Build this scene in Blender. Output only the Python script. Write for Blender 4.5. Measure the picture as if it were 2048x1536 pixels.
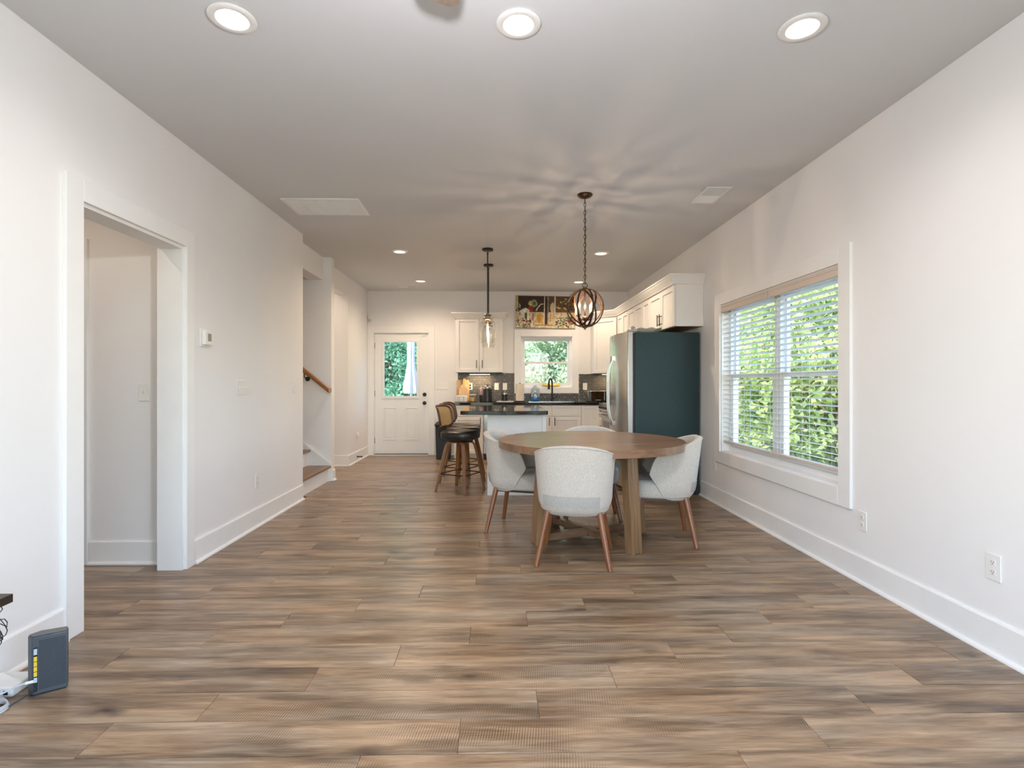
import bpy, bmesh, math, random
import numpy as np
from mathutils import Vector, Matrix
random.seed(7)
PI = math.pi
S = bpy.context.scene
C = S.collection
for o in list(bpy.data.objects): bpy.data.objects.remove(o)

# ------------------------------------------------------------------ camera, world, sun, exposure
HC = 1.195
YAW = math.atan(20/1055)
cd = bpy.data.cameras.new('camera'); cam = bpy.data.objects.new('camera', cd); C.objects.link(cam)
cam.location = (0, 0, HC); cam.rotation_euler = (PI/2, 0, -YAW)
cd.sensor_width = 36; cd.lens = 1055/2048*36
cd.shift_x = 9/2048; cd.shift_y = -1/2048; cd.clip_start = .02; cd.clip_end = 300
S.camera = cam

W = bpy.data.worlds.new('sky'); S.world = W; W.use_nodes = True
wn = W.node_tree.nodes; wl = W.node_tree.links; wn.clear()
sky = wn.new('ShaderNodeTexSky'); sky.sky_type = 'NISHITA'
sky.sun_disc = False; sky.sun_elevation = math.radians(52); sky.sun_rotation = math.radians(250)
sky.altitude = 200; sky.air_density = 1.0; sky.dust_density = 1.2; sky.ozone_density = 1.5
bg = wn.new('ShaderNodeBackground'); bg.inputs['Strength'].default_value = 1.35
wo = wn.new('ShaderNodeOutputWorld'); wl.new(sky.outputs[0], bg.inputs[0]); wl.new(bg.outputs[0], wo.inputs[0])

sl = bpy.data.lights.new('sun', 'SUN'); sl.energy = 9.0; sl.angle = math.radians(1.0); sl.color = (1, .95, .86)
so = bpy.data.objects.new('sun', sl); C.objects.link(so)
so.rotation_euler = Vector((-.55, -.35, .78)).to_track_quat('Z', 'Y').to_euler()

S.view_settings.view_transform = 'Standard'; S.view_settings.look = 'None'
S.view_settings.exposure = 0.36; S.view_settings.gamma = 1; S.view_settings.use_curve_mapping = False
S.cycles.max_bounces = 10; S.cycles.diffuse_bounces = 6; S.cycles.transparent_max_bounces = 24
S.cycles.sample_clamp_indirect = 6; S.cycles.caustics_reflective = False; S.cycles.caustics_refractive = False

COOL = (1.0, .955, .965); WARM = (1.0, .79, .58); BULB = (1.0, .62, .32)
P_NEAR, P_FAR, P_FAN, P_GLOBE = 17, 48, 44, 2.6

# ------------------------------------------------------------------ materials
def newmat(name):
    m = bpy.data.materials.new(name); m.use_nodes = True
    nt = m.node_tree; return m, nt, nt.nodes, nt.links, nt.nodes['Principled BSDF']
def col4(c): return (c[0], c[1], c[2], 1)
def mat(name, c, rough=.5, metal=0, var=.04, scale=8, bump=0, bscale=60, spec=.5, coat=0, c2=None, stretch=(1,1,1), trans=0, sheen=0, bdist=.002):
    m, nt, n, l, b = newmat(name)
    tc = n.new('ShaderNodeTexCoord'); mp = n.new('ShaderNodeMapping'); mp.inputs['Scale'].default_value = stretch
    l.new(tc.outputs['Object'], mp.inputs[0])
    nz = n.new('ShaderNodeTexNoise'); nz.inputs['Scale'].default_value = scale; nz.inputs['Detail'].default_value = 4
    l.new(mp.outputs[0], nz.inputs['Vector'])
    r = n.new('ShaderNodeValToRGB')
    ca = [max(0, x*(1-var)) for x in c]; cb = c2 if c2 else [min(1, x*(1+var)) for x in c]
    r.color_ramp.elements[0].position = .35; r.color_ramp.elements[1].position = .65
    r.color_ramp.elements[0].color = col4(ca); r.color_ramp.elements[1].color = col4(cb)
    l.new(nz.outputs['Fac'], r.inputs[0]); l.new(r.outputs[0], b.inputs['Base Color'])
    b.inputs['Roughness'].default_value = rough; b.inputs['Metallic'].default_value = metal
    b.inputs['Specular IOR Level'].default_value = spec; b.inputs['Coat Weight'].default_value = coat
    b.inputs['Transmission Weight'].default_value = trans; b.inputs['Sheen Weight'].default_value = sheen
    if bump:
        n2 = n.new('ShaderNodeTexNoise'); n2.inputs['Scale'].default_value = bscale; n2.inputs['Detail'].default_value = 3
        l.new(mp.outputs[0], n2.inputs['Vector'])
        bp = n.new('ShaderNodeBump'); bp.inputs['Strength'].default_value = bump; bp.inputs['Distance'].default_value = bdist
        l.new(n2.outputs['Fac'], bp.inputs['Height']); l.new(bp.outputs[0], b.inputs['Normal'])
    return m
def emis(name, c, s):
    m, nt, n, l, b = newmat(name)
    b.inputs['Base Color'].default_value = col4(c); b.inputs['Emission Color'].default_value = col4(c)
    b.inputs['Emission Strength'].default_value = s
    return m
def glowmat(name, c, s):
    m, nt, n, l, b = newmat(name); n.remove(b)
    t = n.new('ShaderNodeBsdfTransparent'); e = n.new('ShaderNodeEmission'); e.inputs[0].default_value = col4(c); e.inputs[1].default_value = s
    a = n.new('ShaderNodeAddShader'); l.new(t.outputs[0], a.inputs[0]); l.new(e.outputs[0], a.inputs[1]); l.new(a.outputs[0], n['Material Output'].inputs[0]); return m
def glassmat(name, tint=(1,1,1), refl=.07, rough=0.0):
    m, nt, n, l, b = newmat(name); n.remove(b)
    t = n.new('ShaderNodeBsdfTransparent'); t.inputs[0].default_value = col4(tint)
    g = n.new('ShaderNodeBsdfGlossy'); g.inputs['Roughness'].default_value = rough
    lw = n.new('ShaderNodeLayerWeight'); lw.inputs[0].default_value = .5
    pw = n.new('ShaderNodeMath'); pw.operation = 'POWER'; pw.inputs[1].default_value = 5; l.new(lw.outputs['Facing'], pw.inputs[0])
    ml = n.new('ShaderNodeMath'); ml.operation = 'MULTIPLY_ADD'; ml.inputs[1].default_value = .7; ml.inputs[2].default_value = refl; ml.use_clamp = True
    mx = n.new('ShaderNodeMixShader'); l.new(pw.outputs[0], ml.inputs[0]); l.new(ml.outputs[0], mx.inputs[0])
    l.new(t.outputs[0], mx.inputs[1]); l.new(g.outputs[0], mx.inputs[2]); l.new(mx.outputs[0], n['Material Output'].inputs[0])
    return m
def woodmat(name, ramp, rough=.45, axis='X', scale=1.0, marks=0.0, world=True, perobj=True, knots=.5, coat=0.0):
    """streaky timber: noise stretched along the grain, a colour offset per piece, optional saw marks"""
    m, nt, n, l, b = newmat(name)
    if world:
        g = n.new('ShaderNodeNewGeometry'); src = g.outputs['Position']
    else:
        g = n.new('ShaderNodeTexCoord'); src = g.outputs['Object']
    oi = n.new('ShaderNodeObjectInfo')
    vm = n.new('ShaderNodeVectorMath'); vm.operation = 'SCALE'
    cx = n.new('ShaderNodeCombineXYZ')
    for i in range(3): l.new(oi.outputs['Random'], cx.inputs[i])
    l.new(cx.outputs[0], vm.inputs[0]); vm.inputs['Scale'].default_value = 37.0 if perobj else 0
    ad = n.new('ShaderNodeVectorMath'); ad.operation = 'ADD'; l.new(src, ad.inputs[0]); l.new(vm.outputs[0], ad.inputs[1])
    st = {'X': (1.3, 13, 13), 'Y': (13, 1.3, 13), 'Z': (13, 13, 1.3)}[axis]
    mp = n.new('ShaderNodeMapping'); mp.inputs['Scale'].default_value = [x*scale for x in st]; l.new(ad.outputs[0], mp.inputs[0])
    n1 = n.new('ShaderNodeTexNoise'); n1.inputs['Scale'].default_value = 1.0; n1.inputs['Detail'].default_value = 7; n1.inputs['Roughness'].default_value = .62
    n1.inputs['Distortion'].default_value = .6
    l.new(mp.outputs[0], n1.inputs['Vector'])
    # broad tone patches
    mp2 = n.new('ShaderNodeMapping'); mp2.inputs['Scale'].default_value = [x*scale*.32 for x in st]; l.new(ad.outputs[0], mp2.inputs[0])
    n2 = n.new('ShaderNodeTexNoise'); n2.inputs['Scale'].default_value = 1.0; n2.inputs['Detail'].default_value = 3; l.new(mp2.outputs[0], n2.inputs['Vector'])
    mx = n.new('ShaderNodeMath'); mx.operation = 'MULTIPLY_ADD'; mx.inputs[1].default_value = .62; l.new(n1.outputs['Fac'], mx.inputs[0])
    m2 = n.new('ShaderNodeMath'); m2.operation = 'MULTIPLY_ADD'; m2.inputs[1].default_value = .5; m2.inputs[2].default_value = -.12; l.new(n2.outputs['Fac'], m2.inputs[0])
    l.new(m2.outputs[0], mx.inputs[2])
    pr = n.new('ShaderNodeMath'); pr.operation = 'MULTIPLY_ADD'; pr.inputs[1].default_value = .05 if perobj else 0; l.new(oi.outputs['Random'], pr.inputs[0]); l.new(mx.outputs[0], pr.inputs[2])
    cr = n.new('ShaderNodeValToRGB'); e = cr.color_ramp.elements
    while len(e) < len(ramp): e.new(.5)
    for el, (p, c) in zip(e, ramp): el.position = p; el.color = col4(c)
    l.new(pr.outputs[0], cr.inputs[0])
    last = cr.outputs[0]
    if marks:
        wv = n.new('ShaderNodeTexWave'); wv.inputs['Scale'].default_value = 34; wv.inputs['Distortion'].default_value = 1.0; wv.inputs['Detail'].default_value = 1
        mpw = n.new('ShaderNodeMapping'); mpw.inputs['Rotation'].default_value = (0, 0, .12); l.new(ad.outputs[0], mpw.inputs[0]); l.new(mpw.outputs[0], wv.inputs['Vector'])
        mpm = n.new('ShaderNodeMapping'); mpm.inputs['Scale'].default_value = (2.2, 7, 1); l.new(ad.outputs[0], mpm.inputs[0])
        nm = n.new('ShaderNodeTexNoise'); nm.inputs['Scale'].default_value = 1; nm.inputs['Detail'].default_value = 2; l.new(mpm.outputs[0], nm.inputs['Vector'])
        rm = n.new('ShaderNodeMapRange'); rm.inputs[1].default_value = .52; rm.inputs[2].default_value = .64; l.new(nm.outputs['Fac'], rm.inputs[0])
        mu = n.new('ShaderNodeMath'); mu.operation = 'MULTIPLY'; l.new(rm.outputs[0], mu.inputs[0]); l.new(wv.outputs['Fac'], mu.inputs[1])
        mu2 = n.new('ShaderNodeMath'); mu2.operation = 'MULTIPLY'; mu2.inputs[1].default_value = marks; l.new(mu.outputs[0], mu2.inputs[0])
        mc = n.new('ShaderNodeMix'); mc.data_type = 'RGBA'; mc.blend_type = 'MULTIPLY'; l.new(mu2.outputs[0], mc.inputs[0]); l.new(last, mc.inputs[6]); mc.inputs[7].default_value = (.42, .36, .32, 1)
        last = mc.outputs[2]
        # warm and grey tone patches, fine open grain
        mpt = n.new('ShaderNodeMapping'); mpt.inputs['Scale'].default_value = (1.6, 6, 1); l.new(ad.outputs[0], mpt.inputs[0])
        nt_ = n.new('ShaderNodeTexNoise'); nt_.inputs['Scale'].default_value = 1; nt_.inputs['Detail'].default_value = 3; l.new(mpt.outputs[0], nt_.inputs['Vector'])
        tr = n.new('ShaderNodeValToRGB'); tr.color_ramp.elements[0].position = .38; tr.color_ramp.elements[1].position = .62
        tr.color_ramp.elements[0].color = (1, .88, .74, 1); tr.color_ramp.elements[1].color = (.84, .86, .88, 1); l.new(nt_.outputs['Fac'], tr.inputs[0])
        mt = n.new('ShaderNodeMix'); mt.data_type = 'RGBA'; mt.blend_type = 'MULTIPLY'; mt.inputs[0].default_value = .8; l.new(last, mt.inputs[6]); l.new(tr.outputs[0], mt.inputs[7]); last = mt.outputs[2]
        mpg = n.new('ShaderNodeMapping'); mpg.inputs['Scale'].default_value = (12, 230, 1); l.new(ad.outputs[0], mpg.inputs[0])
        ng = n.new('ShaderNodeTexNoise'); ng.inputs['Scale'].default_value = 1; ng.inputs['Detail'].default_value = 4; l.new(mpg.outputs[0], ng.inputs['Vector'])
        gr = n.new('ShaderNodeValToRGB'); gr.color_ramp.elements[0].position = .36; gr.color_ramp.elements[1].position = .62
        gr.color_ramp.elements[0].color = (.66, .62, .60, 1); gr.color_ramp.elements[1].color = (1.0, 1.0, 1.0, 1); l.new(ng.outputs['Fac'], gr.inputs[0])
        mg = n.new('ShaderNodeMix'); mg.data_type = 'RGBA'; mg.blend_type = 'MULTIPLY'; mg.inputs[0].default_value = .55; l.new(last, mg.inputs[6]); l.new(gr.outputs[0], mg.inputs[7]); last = mg.outputs[2]
        # knots
        vo = n.new('ShaderNodeTexVoronoi'); vo.inputs['Scale'].default_value = 1; mpv = n.new('ShaderNodeMapping'); mpv.inputs['Scale'].default_value = (1.7, 4.5, 1)
        nzd = n.new('ShaderNodeTexNoise'); nzd.inputs['Scale'].default_value = 9; l.new(ad.outputs[0], nzd.inputs['Vector'])
        mxv = n.new('ShaderNodeVectorMath'); mxv.operation = 'MULTIPLY_ADD'; mxv.inputs[1].default_value = (.12, .06, 0); l.new(nzd.outputs['Color'], mxv.inputs[0]); l.new(ad.outputs[0], mxv.inputs[2])
        l.new(mxv.outputs[0], mpv.inputs[0]); l.new(mpv.outputs[0], vo.inputs['Vector'])
        kr = n.new('ShaderNodeMapRange'); kr.inputs[1].default_value = .20; kr.inputs[2].default_value = .03; kr.inputs[3].default_value = 0; kr.inputs[4].default_value = knots; l.new(vo.outputs['Distance'], kr.inputs[0])
        kn = n.new('ShaderNodeMath'); kn.operation = 'MULTIPLY'; l.new(kr.outputs[0], kn.inputs[0]); l.new(n1.outputs['Fac'], kn.inputs[1])
        mk = n.new('ShaderNodeMix'); mk.data_type = 'RGBA'; mk.blend_type = 'MIX'; l.new(kn.outputs[0], mk.inputs[0]); l.new(last, mk.inputs[6]); mk.inputs[7].default_value = (.05, .03, .02, 1)
        last = mk.outputs[2]
    l.new(last, b.inputs['Base Color'])
    b.inputs['Roughness'].default_value = rough; b.inputs['Coat Weight'].default_value = coat; b.inputs['Coat Roughness'].default_value = .25
    bp = n.new('ShaderNodeBump'); bp.inputs['Strength'].default_value = .25; bp.inputs['Distance'].default_value = .001
    l.new(n1.outputs['Fac'], bp.inputs['Height']); l.new(bp.outputs[0], b.inputs['Normal'])
    return m

M = {}
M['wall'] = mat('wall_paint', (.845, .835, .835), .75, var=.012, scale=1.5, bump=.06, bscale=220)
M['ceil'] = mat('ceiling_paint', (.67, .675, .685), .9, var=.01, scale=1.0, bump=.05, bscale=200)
M['trim'] = mat('trim_paint', (.87, .87, .865), .38, var=.01)
M['cab'] = mat('cabinet_paint', (.84, .825, .80), .42, var=.012)
M['plastic'] = mat('white_plastic', (.83, .82, .80), .35, var=.01)
M['plastic_grey'] = mat('grey_plastic', (.45, .46, .47), .4, var=.03)
M['black'] = mat('black_metal', (.009, .008, .008), .45, metal=.0, var=.2)
M['blackplastic'] = mat('black_plastic', (.012, .012, .013), .33, var=.2)
M['bronze'] = mat('dark_bronze', (.075, .042, .026), .33, metal=.75, var=.3, scale=20)
M['steel'] = mat('brushed_steel', (.50, .48, .455), .24, metal=1, var=.05, scale=3, stretch=(1, 1, 60))
M['chrome'] = mat('chrome', (.58, .58, .58), .22, metal=1, var=.02)
M['fridge_side'] = mat('textured_dark_steel', (.014, .036, .040), .42, metal=.25, var=.2, scale=90, bump=.25, bscale=350)  # teal tint is reflected window light put into the dark grey steel colour
M['fabric'] = mat('oatmeal_fabric', (.61, .565, .51), .95, var=.13, scale=170, bump=.7, bscale=380, spec=.15, sheen=.2)
M['fabric_dark'] = mat('grey_fabric_patch', (.47, .45, .42), .95, var=.13, scale=190, bump=.6, bscale=400, spec=.15)
M['leather'] = mat('black_leather', (.016, .013, .012), .34, var=.25, scale=30, bump=.25, bscale=160)
M['copperwood'] = woodmat('copper_stained_wood', [(.3, (.19, .065, .022)), (.7, (.32, .125, .05))], .33, 'Z', 1.5, world=False, coat=.3)
M['oak'] = woodmat('oak_table_wood', [(.25, (.11, .055, .027)), (.5, (.25, .135, .073)), (.75, (.35, .205, .12))], .30, 'X', 1.8, world=True)
M['oakz'] = woodmat('oak_leg_wood', [(.25, (.13, .07, .03)), (.5, (.27, .155, .075)), (.75, (.37, .225, .115))], .5, 'Z', 1.8, world=True)
M['stoolwood'] = woodmat('walnut_ply', [(.25, (.11, .040, .014)), (.5, (.27, .12, .04)), (.8, (.42, .22, .085))], .38, 'Z', 1.8, world=False)
M['darkwood'] = woodmat('dark_walnut', [(.3, (.045, .016, .008)), (.7, (.10, .035, .018))], .35, 'Z', 1.5, world=False)
M['railwood'] = woodmat('handrail_wood', [(.3, (.23, .085, .025)), (.7, (.40, .17, .06))], .3, 'X', 1.2, world=False, coat=.4)
M['bamboo'] = woodmat('bamboo_board', [(.3, (.52, .31, .13)), (.7, (.70, .46, .23))], .5, 'Z', 2, world=False)
M['bambool'] = woodmat('pale_board', [(.3, (.62, .42, .22)), (.7, (.78, .56, .34))], .5, 'Z', 2, world=False)
FR = [(.25, (.10, .066, .042)), (.38, (.225, .155, .100)), (.52, (.42, .310, .212)), (.70, (.62, .48, .35))]
M['floor'] = woodmat('plank_floor', FR, .31, 'X', 2.3, marks=.8, knots=1.8)
M['floorfar'] = woodmat('plank_floor_sheet', FR, .36, 'X', 1.0, marks=.6, perobj=False)
M['groove'] = mat('floor_underlay', (.07, .05, .035), .8)
M['tread'] = woodmat('stair_tread_wood', [(.25, (.15, .085, .045)), (.5, (.27, .165, .095)), (.8, (.38, .25, .16))], .4, 'Y', 1.1, world=False)
M['darkshelf'] = woodmat('espresso_wood', [(.3, (.022, .013, .010)), (.7, (.055, .036, .028))], .4, 'Y', 1.2, world=False)
M['granite'] = mat('black_granite', (.006, .006, .007), .06, var=.3, scale=260, c2=(.022, .020, .017), spec=.55)
M['tile'] = mat('black_tile', (.008, .007, .009), .38, spec=.3, var=.3, scale=12)
M['grout'] = mat('white_grout', (.74, .70, .64), .8, var=.03, scale=40)
M['glass'] = glassmat('window_glass', (.97, .985, .98), .05)
M['jarglass'] = glassmat('clear_jar_glass', (.975, .975, .965), .07, .03)
M['canister'] = glassmat('canister_glass', (.97, .98, .97), .06)
M['blind'] = mat('blind_white', (.82, .83, .80), .45, var=.01)
M['blindrail'] = mat('blind_rail_cream', (.66, .57, .50), .45, var=.02)
M['vinyl'] = mat('white_vinyl', (.84, .84, .83), .35, var=.01)
M['cord'] = mat('white_cord', (.85, .85, .82), .6)
M['lens'] = emis('lamp_lens', (1, .92, .82), 6)
M['bulb'] = glowmat('warm_bulb', (1, .66, .34), 4)
M['filament'] = glowmat('filament', (1, .62, .30), 9)
M['reflector'] = mat('lamp_reflector', (.86, .80, .74), .35, var=.01)
M['ledbar'] = emis('led_strip', (1, .80, .52), 8)
M['nickel'] = mat('aged_pewter', (.30, .25, .20), .4, metal=.8, var=.15, scale=30)
M['paper'] = mat('paper_towel', (.80, .73, .63), .9, bump=.3, bscale=120)
M['yellow'] = mat('banana_yellow', (.85, .60, .04), .5, var=.12, scale=12)
M['soapblue'] = mat('blue_soap', (.06, .27, .68), .15, var=.05, trans=.25)
M['soapclear'] = mat('pale_soap_bottle', (.56, .68, .80), .15, var=.03, trans=.35)
M['labelblue'] = mat('label_blue', (.03, .13, .42), .4)
M['bin'] = mat('black_bin', (.010, .011, .014), .45, var=.2)
M['ceramic'] = mat('white_ceramic', (.78, .76, .72), .3, var=.03)
M['amber'] = mat('amber_jar_contents', (.62, .36, .08), .5, var=.25, scale=40)
M['flour'] = mat('white_jar_contents', (.82, .80, .78), .8, var=.06, scale=30)
M['pinkgrey'] = mat('pinkish_plastic', (.55, .44, .47), .35)
M['screen'] = mat('grey_display', (.16, .18, .17), .25, var=.1)
M['ovenglass'] = mat('dark_oven_glass', (.035, .022, .012), .12, var=.3)
M['router'] = mat('router_grey', (.075, .088, .105), .45, var=.06)
M['routertop'] = mat('router_top_grey', (.13, .128, .125), .45, var=.05)
M['hole'] = mat('dark_vent_hole', (.006, .008, .012), .7)
M['yport'] = mat('yellow_port', (.85, .60, .05), .45)
M['bport'] = mat('pale_blue_port', (.55, .66, .78), .45)
M['green'] = mat('green_plug', (.02, .35, .10), .45)
M['greycable'] = mat('grey_cable', (.56, .58, .62), .45, var=.03)
M['fanwood'] = woodmat('weathered_fan_blade', [(.25, (.10, .075, .055)), (.6, (.22, .17, .13)), (.85, (.32, .26, .21))], .5, 'Y', 2.2, world=False)
M['bark'] = mat('tree_bark', (.12, .08, .05), .9, var=.3, scale=14, bump=.6, bscale=30, bdist=.02)
M['lawn'] = mat('dry_lawn_grass', (.17, .19, .12), .95, var=.35, scale=3, bump=.5, bscale=40, bdist=.03)
M['deck'] = mat('deck_boards', (.36, .30, .24), .8, var=.15, scale=6)
M['umb'] = mat('white_canvas', (.50, .52, .56), .85, var=.03)
def leafmat(name, c1, c2, transl=.5):
    m, nt, n, l, b = newmat(name)
    g = n.new('ShaderNodeNewGeometry'); nz = n.new('ShaderNodeTexNoise'); nz.inputs['Scale'].default_value = 1.3; nz.inputs['Detail'].default_value = 5
    l.new(g.outputs['Position'], nz.inputs['Vector'])
    ml = n.new('ShaderNodeMath'); ml.operation = 'MULTIPLY_ADD'; ml.inputs[1].default_value = .35; l.new(g.outputs['Random Per Island'], ml.inputs[0]); l.new(nz.outputs['Fac'], ml.inputs[2])
    r = n.new('ShaderNodeValToRGB'); r.color_ramp.elements[0].position = .4; r.color_ramp.elements[1].position = .9
    r.color_ramp.elements[0].color = col4(c1); r.color_ramp.elements[1].color = col4(c2)
    l.new(ml.outputs[0], r.inputs[0]); l.new(r.outputs[0], b.inputs['Base Color']); b.inputs['Roughness'].default_value = .45
    t = n.new('ShaderNodeBsdfTranslucent'); l.new(r.outputs[0], t.inputs[0])
    mx = n.new('ShaderNodeMixShader'); mx.inputs[0].default_value = transl; l.new(b.outputs[0], mx.inputs[1]); l.new(t.outputs[0], mx.inputs[2])
    l.new(mx.outputs[0], n['Material Output'].inputs[0]); return m
M['leaf'] = leafmat('sunny_leaves', (.07, .15, .03), (.62, .70, .25))
M['leafcool'] = leafmat('cool_leaves', (.03, .15, .09), (.22, .48, .30))
M['leafpale'] = leafmat('pale_leaves', (.16, .28, .14), (.78, .86, .58))

# ------------------------------------------------------------------ mesh helpers
class MB:
    def __init__(s): s.v = []; s.f = []; s.m = []; s.mi = 0
    def add(s, vs, fs):
        b = len(s.v); s.v += [tuple(v) for v in vs]; s.f += [tuple(b+i for i in f) for f in fs]; s.m += [s.mi]*len(fs); return s
    def box(s, x0, x1, y0, y1, z0, z1):
        if x0 > x1: x0, x1 = x1, x0
        if y0 > y1: y0, y1 = y1, y0
        if z0 > z1: z0, z1 = z1, z0
        return s.add([(x0,y0,z0),(x1,y0,z0),(x1,y1,z0),(x0,y1,z0),(x0,y0,z1),(x1,y0,z1),(x1,y1,z1),(x0,y1,z1)],
                     [(0,3,2,1),(4,5,6,7),(0,1,5,4),(1,2,6,5),(2,3,7,6),(3,0,4,7)])
    def rings(s, R, cap0=True, cap1=True, closed=False):
        n = len(R[0]); vs = [p for r in R for p in r]; fs = []
        k = len(R)
        for i in range(k if closed else k-1):
            a = i*n; b = ((i+1) % k)*n
            for j in range(n):
                j2 = (j+1) % n; fs.append((a+j, a+j2, b+j2, b+j))
        if not closed:
            if cap0: fs.append(tuple(range(n-1, -1, -1)))
            if cap1: fs.append(tuple((k-1)*n+j for j in range(n)))
        return s.add(vs, fs)
    def tube(s, pts, r, n=8, closed=False, flat=None, up=None):
        """round (or flat=(w,t)) section swept along pts"""
        P = [Vector(p) for p in pts]; R = []
        k = len(P); prev = Vector(up) if up else None
        for i in range(k):
            if closed: t = P[(i+1) % k]-P[i-1]
            else: t = P[min(i+1, k-1)]-P[max(i-1, 0)]
            t.normalize()
            if prev is None: prev = Vector((0,0,1)) if abs(t.z) < .9 else Vector((1,0,0))
            u = prev-t*prev.dot(t)
            if u.length < 1e-6: u = t.orthogonal()
            u.normalize(); w = t.cross(u); prev = u if not up else Vector(up)
            rr = r[i] if isinstance(r, (list, tuple)) else r
            if flat:
                a, b = flat[0]/2, flat[1]/2
                R.append([P[i]+w*x*a+u*y*b for x, y in ((-1,-1),(1,-1),(1,1),(-1,1))])
            else: R.append([P[i]+(w*math.cos(q)+u*math.sin(q))*rr for q in [2*PI*j/n for j in range(n)]])
        return s.rings(R, closed=closed)
    def cyl(s, p0, p1, r0, r1=None, n=16): return s.tube([p0, p1], [r0, r0 if r1 is None else r1], n)
    def lathe(s, prof, c=(0,0,0), n=24, cap=True, mod=None):
        R = []
        for (r, z) in prof:
            R.append([(c[0]+r*(mod(q, z) if mod else 1)*math.cos(q), c[1]+r*(mod(q, z) if mod else 1)*math.sin(q), c[2]+z) for q in [2*PI*j/n for j in range(n)]])
        return s.rings(R, cap, cap)
    def sphere(s, c, r, n=14, m=8, sc=(1,1,1)):
        R = []
        for i in range(1, m):
            a = PI*i/m; R.append([(c[0]+sc[0]*r*math.sin(a)*math.cos(q), c[1]+sc[1]*r*math.sin(a)*math.sin(q), c[2]-sc[2]*r*math.cos(a)) for q in [2*PI*j/n for j in range(n)]])
        return s.rings(R)
    def prism(s, poly, axis, a, b):
        """poly in the plane across axis, extruded a..b"""
        def p3(u, v, w): return {'X': (w,u,v), 'Y': (u,w,v), 'Z': (u,v,w)}[axis]
        n = len(poly)
        return s.add([p3(u, v, a) for u, v in poly]+[p3(u, v, b) for u, v in poly],
                     [tuple(range(n-1,-1,-1)), tuple(range(n, 2*n))]+[(i, (i+1) % n, n+(i+1) % n, n+i) for i in range(n)])
    def frame(s, x0, x1, z0, z1, w, y0, y1, axis='Y', wb=None, wt=None):
        """rectangular frame: in XZ for axis Y, in YZ for axis X; no doubled corners"""
        wb = w if wb is None else wb; wt = w if wt is None else wt
        def bx(a0, a1, b0, b1):
            if axis == 'Y': s.box(a0, a1, y0, y1, b0, b1)
            elif axis == 'X': s.box(y0, y1, a0, a1, b0, b1)
            else: s.box(a0, a1, b0, b1, y0, y1)
        bx(x0, x0+w, z0, z1); bx(x1-w, x1, z0, z1); bx(x0+w, x1-w, z0, z0+wb); bx(x0+w, x1-w, z1-wt, z1); return s
    def mesh(s, name, mats, smooth=False):
        me = bpy.data.meshes.new(name); me.from_pydata(s.v, [], s.f)
        if not isinstance(mats, (list, tuple)): mats = [mats]
        for m in mats: me.materials.append(m)
        if len(mats) > 1: me.polygons.foreach_set('material_index', s.m)
        bm = bmesh.new(); bm.from_mesh(me); bmesh.ops.recalc_face_normals(bm, faces=bm.faces); bm.to_mesh(me); bm.free()
        if smooth: me.polygons.foreach_set('use_smooth', [True]*len(me.polygons)); me.set_sharp_from_angle(angle=math.radians(40))
        me.update(); return me
    def build(s, name, mats, parent=None, smooth=False, bevel=0, seg=2, label=None):
        o = bpy.data.objects.new(name, s.mesh(name, mats, smooth)); C.objects.link(o)
        if parent is not None: o.parent = parent
        if bevel:
            b = o.modifiers.new('bevel', 'BEVEL'); b.width = bevel; b.segments = seg; b.limit_method = 'ANGLE'; b.angle_limit = math.radians(50)
            if smooth is False: o.data.polygons.foreach_set('use_smooth', [True]*len(o.data.polygons)); o.data.set_sharp_from_angle(angle=math.radians(30)); b.harden_normals = False
        if label: o['label'] = label
        return o
def B(*a): return MB().box(*a)
def thing(name, label, cat, loc=(0,0,0), rz=0, group=None, kind=None):
    o = bpy.data.objects.new(name, None); C.objects.link(o); o.location = loc; o.rotation_euler = (0, 0, rz); o.empty_display_size = .1
    if label: o['label'] = label
    if cat: o['category'] = cat
    if group: o['group'] = group
    if kind: o['kind'] = kind
    return o
def struct(o, kind='structure'): o['kind'] = kind; return o
def copy_tree(o, parent=None):
    c = o.copy(); C.objects.link(c)
    if parent is not None: c.parent = parent
    for ch in list(KIDS(o)): copy_tree(ch, c)
    return c
def KIDS(o): return [x for x in C.objects if x.parent == o]
def place(o, loc, rz=0, label=None):
    o.location = loc; o.rotation_euler = (0, 0, rz)
    if label: o['label'] = label
    return o
def light(name, kind, loc, power, color, size=.1, parent=None, rot=(0,0,0), spread=None):
    d = bpy.data.lights.new(name, kind); d.energy = power; d.color = color
    if kind == 'AREA': d.shape = 'DISK'; d.size = size
    else: d.shadow_soft_size = size
    if spread: d.spread = spread
    o = bpy.data.objects.new(name, d); C.objects.link(o); o.location = loc; o.rotation_euler = rot
    if parent is not None: o.parent = parent
    return o

# ------------------------------------------------------------------ room shell
XL, XR, YB, ZC = -2.015, 2.19, 8.85, 2.74
XLB = -2.165       # rear part of the left side
YR = -2.6          # wall behind the camera
fl = B(-3.6, 2.4, YR-.15, YB+.16, -.25, -.009)
floor = struct(fl.build('floor', M['groove']))
struct(B(-3.6, 2.4, YR-.15, YB+.16, ZC, ZC+.2).build('ceiling', M['ceil']))
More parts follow.
